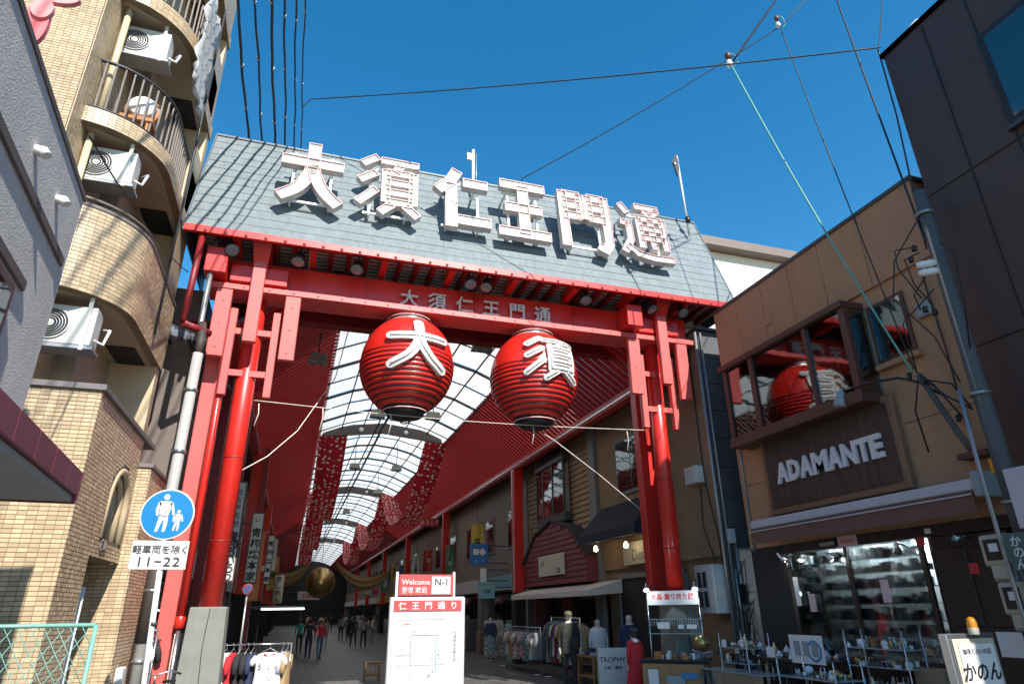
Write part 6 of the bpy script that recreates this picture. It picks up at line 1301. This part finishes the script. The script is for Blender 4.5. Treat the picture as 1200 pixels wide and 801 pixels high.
def person(x, y, rz, body, top, bottom, shoes, lab, h=1.65, hairm='hair', long=False, bun=False, group='shoppers in the arcade', skirt=None, extra=None, skin='skin'):
    t = thing('person', lab, 'person', (x, y, 0.006), group)
    o = bpy.data.objects.new('body', BODIES[body]); COL.objects.link(o); put(o, t); o.location = (0, 0, 0)
    for k, m in enumerate((skin, top, bottom, shoes)): o.material_slots[k].link = 'OBJECT'; o.material_slots[k].material = MATS['c_'+m]
    hh = hair(t, hairm, long, bun).build('hair', 'c_'+hairm); hh.parent = t
    ff = face(t, hairm).build('eyes', 'c_hair'); ff.parent = t
    nz = MB(); nz.hexa([(-.014, -.095, 1.495), (.014, -.095, 1.495), (.010, -.118, 1.50), (-.010, -.118, 1.50)], [(-.006, -.092, 1.545), (.006, -.092, 1.545), (.004, -.098, 1.545), (-.004, -.098, 1.545)]); q = nz.build('nose', 'c_'+skin); q.parent = t
    q = MB().box(-.022, .022, -.097, -.088, 1.468, 1.474).build('mouth', 'c_maroon'); q.parent = t
    if skirt:
        m, z0, fl = skirt; rows = []
        for i in range(9):
            u = i/8; z = 1.30-(1.30-z0)*u if fl > .2 else 1.02-(1.02-z0)*u; r = .15+(fl*u if fl <= .2 else (.02 if u < .35 else .02+(fl)*(u-.35)*.55)); rows.append([V((r*math.cos(a)*(1.12)*(1+.05*math.sin(7*a+i)*u), r*math.sin(a)*.86*(1+.05*math.sin(6*a)*u), z)) for a in [2*PI*k/28 for k in range(29)]])
        q = MB().sheet(rows).build('skirt', 'c_'+m); q.parent = t
    t.rotation_euler = (0, 0, rz); t.scale = (h/1.65,)*3; return t
pp = [(.73, 35.8, PI-.1, 0, 'teal', 'black', 'black', 'person in teal top and dark trousers walking into the arcade', 1.55, 'hair'), (1.56, 48, PI, 1, 'orange', 'olive', 'tan', 'person in orange top walking ahead of the teal one', 1.55, 'brownhair'),
 (1.47, 31.0, .25, 1, 'red', 'denim', 'black', 'person in red jacket and blue jeans, nearest in the arcade', 1.52, 'brownhair'), (1.05, 31.9, 3.0, 0, 'black', 'navy', 'black', 'person in black beside the red jacket', 1.58, 'hair'),
 (2.15, 40.5, PI, 0, 'tan', 'grey', 'black', 'person in tan top behind the red jacket', 1.55, 'brownhair'), (3.72, 50, PI, 2, 'grey', 'black', 'black', 'person in pale grey top, centre left of the right group', 1.6, 'hair'),
 (4.1, 48.5, PI, 1, 'black', 'black', 'black', 'person all in black in the right group, farther', 1.6, 'hair'), (3.76, 40.9, PI+.2, 0, 'black', 'black', 'black', 'person all in black in the right group, nearer', 1.6, 'hair'),
 (4.2, 39.7, PI-.3, 1, 'grey', 'black', 'black', 'person in grey stepping at the right of the group', 1.55, 'brownhair'), (5.2, 44.5, 1.2, 2, 'cream', 'grey', 'tan', 'person in cream by the right-hand shops', 1.55, 'hair'),
 (4.3, 72, PI, 0, 'navy', 'black', 'black', 'far person in navy at the middle of the arcade', 1.6, 'hair'), (2.9, 62, .2, 1, 'white', 'denim', 'black', 'far person in white coming towards the gate', 1.6, 'hair'),
 (3.4, 66, PI, 3, 'maroon', 'black', 'black', 'far person in maroon at the middle of the arcade', 1.6, 'hair'), (2.2, 75, 0, 0, 'cream', 'navy', 'black', 'farthest pale-dressed person on the left', 1.6, 'hair'), (3.0, 80, PI, 1, 'black', 'grey', 'black', 'farthest dark-dressed person mid arcade', 1.6, 'hair'), (5.0, 58, PI, 0, 'denim', 'black', 'black', 'far person in denim on the right', 1.6, 'hair')]
for x, y, rz, b, t_, bt, sh, lab, h, hm in pp: person(x, y, rz, b, t_, bt, sh, lab, h, hm, long=(hm == 'brownhair'))
person(7.02, 13.35, PI+.25, 3, 'red', 'red', 'black', 'person in long red dress with dark hair tied up, seen from behind', 1.44, 'hair', bun=True, group=None, skirt=('red', .12, .34))
mb2 = MB(); mb2.lathe((7.02, 13.35, 1.19), [(.085, 0), (.10, .03), (.06, .075)], 16); q = mb2.build('collar_scarf', 'c_white'); tag(q, 'white collar scarf round the neck of the red-dressed person', 'scarf')
bg_ = MB().box(1.0, 1.16, 35.72, 35.86, .45, .8); tag(bg_.build('handbag', 'c_tan', bevel=.03, seg=2), 'tan bag carried beside the teal-topped person', 'bag')
# mannequins
def mannequin(x, y, rz, top, bottom, lab, h=1.7, headless=False, extra=None):
    t = thing('mannequin', lab, 'mannequin', (x, y, 0.006), 'shop mannequins'); me = BODIES[3]
    o = bpy.data.objects.new('body', me); COL.objects.link(o); o.parent = t; WL[o.name] = V((0, 0, 0))
    for k, m in enumerate(('cream', top, bottom, 'black')): o.material_slots[k].link = 'OBJECT'; o.material_slots[k].material = MATS['c_'+m]
    rows = []
    for i, (z, r) in enumerate(((1.40, .10), (1.36, .18), (1.2, .195), (1.0, .18), (.78, .215))): rows.append([V((r*math.cos(a)*1.05, r*math.sin(a)*.74*(1+.06*math.sin(5*a+i)), z)) for a in [2*PI*k/24 for k in range(25)]])
    q = MB().sheet(rows).build('jacket', 'c_'+top); q.parent = t
    MB().lathe((0, 0, 0), [(0, .02), (.22, .015), (.23, 0)], 20).build('base_plate', 'steel').parent = t
    t.rotation_euler = (0, 0, rz); t.scale = (h/1.65,)*3
    return t
m1 = mannequin(6.65, 16.0, -.2, 'camo', 'camo', 'mannequin in dark camouflage jacket and trousers with a cap', 1.80)
q = MB().lathe((0, -.01, 1.60), [(0, .05), (.06, .045), (.095, .0), (.098, -.03)], 18).build('cap', 'c_olive'); q.parent = m1
q = MB().hexa([(-.07, -.08, 1.58), (.07, -.08, 1.58), (.05, -.19, 1.565), (-.05, -.19, 1.565)], [(-.07, -.08, 1.592), (.07, -.08, 1.592), (.05, -.19, 1.577), (-.05, -.19, 1.577)]).build('cap_brim', 'c_olive'); q.parent = m1
q = MB().lathe((.10, -.14, 1.0), [(0, -.14), (.09, -.12), (.11, 0), (.09, .12), (0, .14)], 14, axis=(0, .2, 1)).build('shoulder_bag', 'c_black'); q.parent = m1
mannequin(7.85, 16.9, -.3, 'white', 'grey', 'headed mannequin in white shirt and grey trousers beside the rack', 1.62)
mannequin(7.95, 15.3, -.3, 'navy', 'black', 'mannequin in navy jacket over white shirt by the door frame', 1.74)
m4 = mannequin(7.9, 27.2, -.4, 'navy', 'cream', 'far mannequin in navy top and pale checked skirt', 1.6)
rows = [[V((r*math.cos(a)*(1+.05*math.sin(8*a)), r*math.sin(a)*.9, z)) for a in [2*PI*k/24 for k in range(25)]] for z, r in ((.98, .15), (.7, .24), (.35, .30))]; q = MB().sheet(rows).build('skirt', 'c_plaid'); q.parent = m4
# ================================================================== standing sign and crystal stall, right
tr_ = thing('trophy_sign', 'white standing sign reading TROPHY on the right pavement', 'sign', (7.15, 14.7, 0)); o_ = V((7.15, 14.7, 0)); tr_r = V((.93, -.36, 0)).normalized(); tr_n = tr_r.cross(V((0, 0, 1)))
def tb(x0, x1, z0, z1, d0, d1): m = MB(); m.box(x0, x1, z0, z1, d0, d1); return m.xf(o_, tr_r, (0, 0, 1), tr_n)
tb(-.33, .33, .12, 1.02, -.06, 0).build('panel', 'ac_white', tr_, bevel=.01); tb(-.36, -.335, .0, 1.04, -.05, .01).build('frame_post', 'wood_light', tr_); tb(.335, .36, 0, 1.04, -.05, .01).build('frame_post', 'wood_light', tr_)
letter(tr_, 'TROPHY', o_+V((0, 0, .78))+tr_n*.004, tr_r, (0, 0, 1), .15, 'ink', depth=.003, bold=.005); letter(tr_, '古着・雑貨', o_+V((0, 0, .62))+tr_n*.004, tr_r, (0, 0, 1), .08, 'ink', depth=.003)
# crystal stall: poles, header sign, grid back, trays
cs = thing('crystal_stall', 'wheeled crystal stall with white header sign and two clip lamps', 'stall', (7.6, 12.4, 0))
sa_, sb2 = V((7.28, 13.1, 0)), V((8.05, 12.35, 0)); dr_ = (sb2-sa_).normalized(); dn = dr_.cross(V((0, 0, 1)))
def cbx(u0, u1, d0, d1, z0, z1): return MB().hexa([sa_+dr_*u+dn*d+V((0, 0, z0)) for u, d in ((u0, d0), (u1, d0), (u1, d1), (u0, d1))], [sa_+dr_*u+dn*d+V((0, 0, z1)) for u, d in ((u0, d0), (u1, d0), (u1, d1), (u0, d1))])
LN = (sb2-sa_).length
for u in (0, LN): MB().tube([sa_+dr_*u, sa_+dr_*u+V((0, 0, 2.25))], .016, 8).build('pole', 'chrome', cs)
hd_ = cbx(.0, LN, -.02, .02, 1.90, 2.18).build('header_sign', 'sign_white', cs, bevel=.008); letter(hd_, '水晶 量り売り展', sa_+dr_*(LN/2)+dn*.022+V((0, 0, 2.06)), dr_, (0, 0, 1), .125, 'red_print', bold=.02, depth=.003)
letter(hd_, 'パワーストーン', sa_+dr_*(LN/2)+dn*.022+V((0, 0, 1.94)), dr_, (0, 0, 1), .035, 'map_line', depth=.002)
for z in (1.62, 1.35): cbx(.0, LN, -.03, .10, z, z+.015).build('glass_shelf', 'shelf_glass', cs)
for k in range(22): MB().tube([sa_+dr_*(.03+k*.047)+dn*.06+V((0, 0, 1.62)), sa_+dr_*(.03+k*.047)+dn*.06+V((0, 0, 1.50))], .008, 5).build('bead_string', random.choice(('silver_goods', 'ceramic')), cs)
cbx(-.05, LN+.15, .05, .75, .86, .92).build('counter', 'black_matte', cs, bevel=.01); cbx(-.02, LN+.1, .08, .72, .10, .85).build('cabinet', 'wood_light', cs)
for k in range(14):
    u, d_ = rnd(.05, LN), rnd(.12, .65); h = rnd(.04, .13); w_ = rnd(.05, .12); cbx(u, u+w_, d_, d_+w_, .921, .921+h).build('tray', random.choice(('paper', 'shelf_glass', 'ceramic', 'paper', 'orange_board', 'silver_goods')), cs)
for u, z, h, w_, m in ((.1, .45, .3, .2, 'paper'), (.45, .35, .3, .35, 'shelf_glass'), (.75, .6, .1, .3, 'blue_print'), (.2, 1.45, .12, .25, 'paper'), (.62, 1.45, .08, .12, 'paper'), (.8, 1.45, .08, .2, 'paper')): cbx(u, u+w_, .76, .765, z, z+h).build('card', m, cs) if z < 1 else cbx(u, u+w_, .11, .115, z, z+h).build('card', m, cs)
o = MB(); o.lathe(sa_+dr_*(LN+.02)+dn*.3+V((0, 0, 1.2)), [(0, -.16), (.11, -.11), (.16, 0), (.11, .11), (0, .16)], 16); o.build('bead_ball', 'brass', cs)
for u, lab in ((.03, 'lit clip lamp at the left end of the crystal stall header'), (LN-.03, 'lit clip lamp at the right end of the crystal stall header')):
    p = sa_+dr_*u+dn*.1+V((0, 0, 2.25)); clamp_lamp(p.x, p.y, p.z, lab, True, (-.3, -.5, -.8), watts=3, lo=(-.1, -.15, -.15))
# ------------------------------------------------------------------ stock outside the jewellery shop
random.seed(3)
def goods_rack(x, y, lab, tiers, n, w=.5, L_=.9, rz=0):
    t = thing('goods_rack', lab, 'display rack', (x, y, 0)); mbs = {k: MB() for k in ('silver_goods', 'dark_goods', 'ceramic', 'paper', 'brass')}
    for z in tiers:
        rb(x-w/2, x+w/2, y-L_/2, y+L_/2, z-.015, z).build('shelf', 'shelf_glass', t)
        for k in range(n):
            q = random.choice(list(mbs)); yy_ = rnd(y-L_/2+.03, y+L_/2-.03); xx = rnd(x-w/2+.03, x+w/2-.03); h = rnd(.04, .18); sh_ = random.random()
            if sh_ < .3: mbs[q].box(xx-rnd(.015, .04), xx+rnd(.015, .04), yy_-rnd(.02, .05), yy_+rnd(.02, .05), z, z+h*.7)
            elif sh_ < .55: mbs[q].lathe((xx, yy_, z), [(0, 0), (h*.3, h*.1), (h*.42, h*.4), (h*.3, h*.7), (0, h*.8)], 8)
            elif sh_ < .75: mbs[q].tube([(xx, yy_-.05, z+.005), (xx, yy_-.04, z+h), (xx, yy_+.04, z+h), (xx, yy_+.05, z+.005)], .008, 5)
            else: mbs[q].lathe((xx, yy_, z), [(rnd(.015, .035), 0), (rnd(.02, .04), h*.5), (rnd(.005, .02), h)], 6, smooth=False)
    for q, mb in mbs.items():
        if mb.v: mb.build('small_goods', q, t, kind='stuff')
    for dx in (-w/2, w/2):
        for dy in (-L_/2, L_/2): MB().tube([(x+dx, y+dy, 0), (x+dx, y+dy, max(tiers)+.25)], .012, 6).build('post', 'chrome', t)
goods_rack(8.62, 8.45, 'tall rack of small silver goods before the jewellery window', (.35, .7, 1.0, 1.25), 26, .35, 1.1)
goods_rack(7.75, 8.9, 'low rack of small goods nearest the street by the jeweller', (.3, .6, .85), 22, .5, 1.2)
goods_rack(8.2, 11.25, 'rack of necklaces and stones beside the dark corner entrance', (.9, 1.15), 26, .5, .8)
bx_ = thing('cardboard_box', 'brown cardboard sheet box leaning near the wooden door', 'box', (8.7, 7.75, 0)); rb(8.6, 8.8, 7.5, 7.98, .0, 1.02).build('carton', 'tan_siding', bx_, bevel=.008); rb(8.595, 8.599, 7.5, 7.98, .5, .52).build('flap_seam', 'sign_lattice', bx_)
# ------------------------------------------------------------------ small hanging banners deeper in the arcade
random.seed(9)
bcol = [('sgn_red', 'red'), ('sgn_yellow', 'yellow'), ('sgn_white', 'white'), ('sgn_green', 'green'), ('sgn_blue', 'blue')]
for side, xw, nm in ((-1, -1.2, 'left'), (1, 7.9, 'right')):
    for k in range(9):
        y = 30+k*5.2+rnd(-.8, .8); m, cn = bcol[(k*2+(side > 0)) % 5]; z1 = rnd(4.6, 5.6); h = rnd(1.2, 2.0); w_ = rnd(.4, .7); x = xw+rnd(-.2, .2)
        t = thing('hanging_banner', '%s vertical banner, %s along the %s side of the arcade' % (cn, ordn[k], nm), 'banner', (x, y, z1-h), 'vertical banners along the arcade')
        MB().sheet([[(x-w_/2+w_*j/6, y+.03*math.sin(j*1.3+i), z1-h*i/6) for j in range(7)] for i in range(7)]).build('cloth', m, t)
        MB().tube([(x-w_/2-.05, y, z1+.02), (x+w_/2+.05, y, z1+.02)], .015, 6).build('rod', 'steel', t); MB().tube([(x, y, z1+.02), (x, y, 7.3)], .006, 4).build('cord', 'cable', t)
        letter(t, random.choice(('大須', '祭', '商店街', '名物', '売出し')), (x, y-.05, z1-h/2), (1, 0, 0), (0, 0, 1), min(.3, w_*.55), 'ink' if cn in ('white', 'yellow') else 'paper', bold=.02, depth=.003, vertical=True)
# wall fittings on the beige shop
rb(X-.09, X-.003, 6.5, 6.75, 6.0, 6.25).build('vent_cover', 'meter_grey', jb, bevel=.02); rb(X-.08, X-.053, 9.9, 10.12, 7.3, 7.5).build('vent_cover', 'beige_panel', jb, bevel=.02)
MB().tube([(X-.03, 11.6, 2.9), (X-.03, 11.6, 6.85)], .022, 8).build('downpipe', 'steel', jb); MB().tube([(X-.03, 6.5, 4.2), (X-.03, 6.48, 5.4), (X-.03, 6.52, 6.9)], .012, 6).build('cable_run', 'cable', jb)
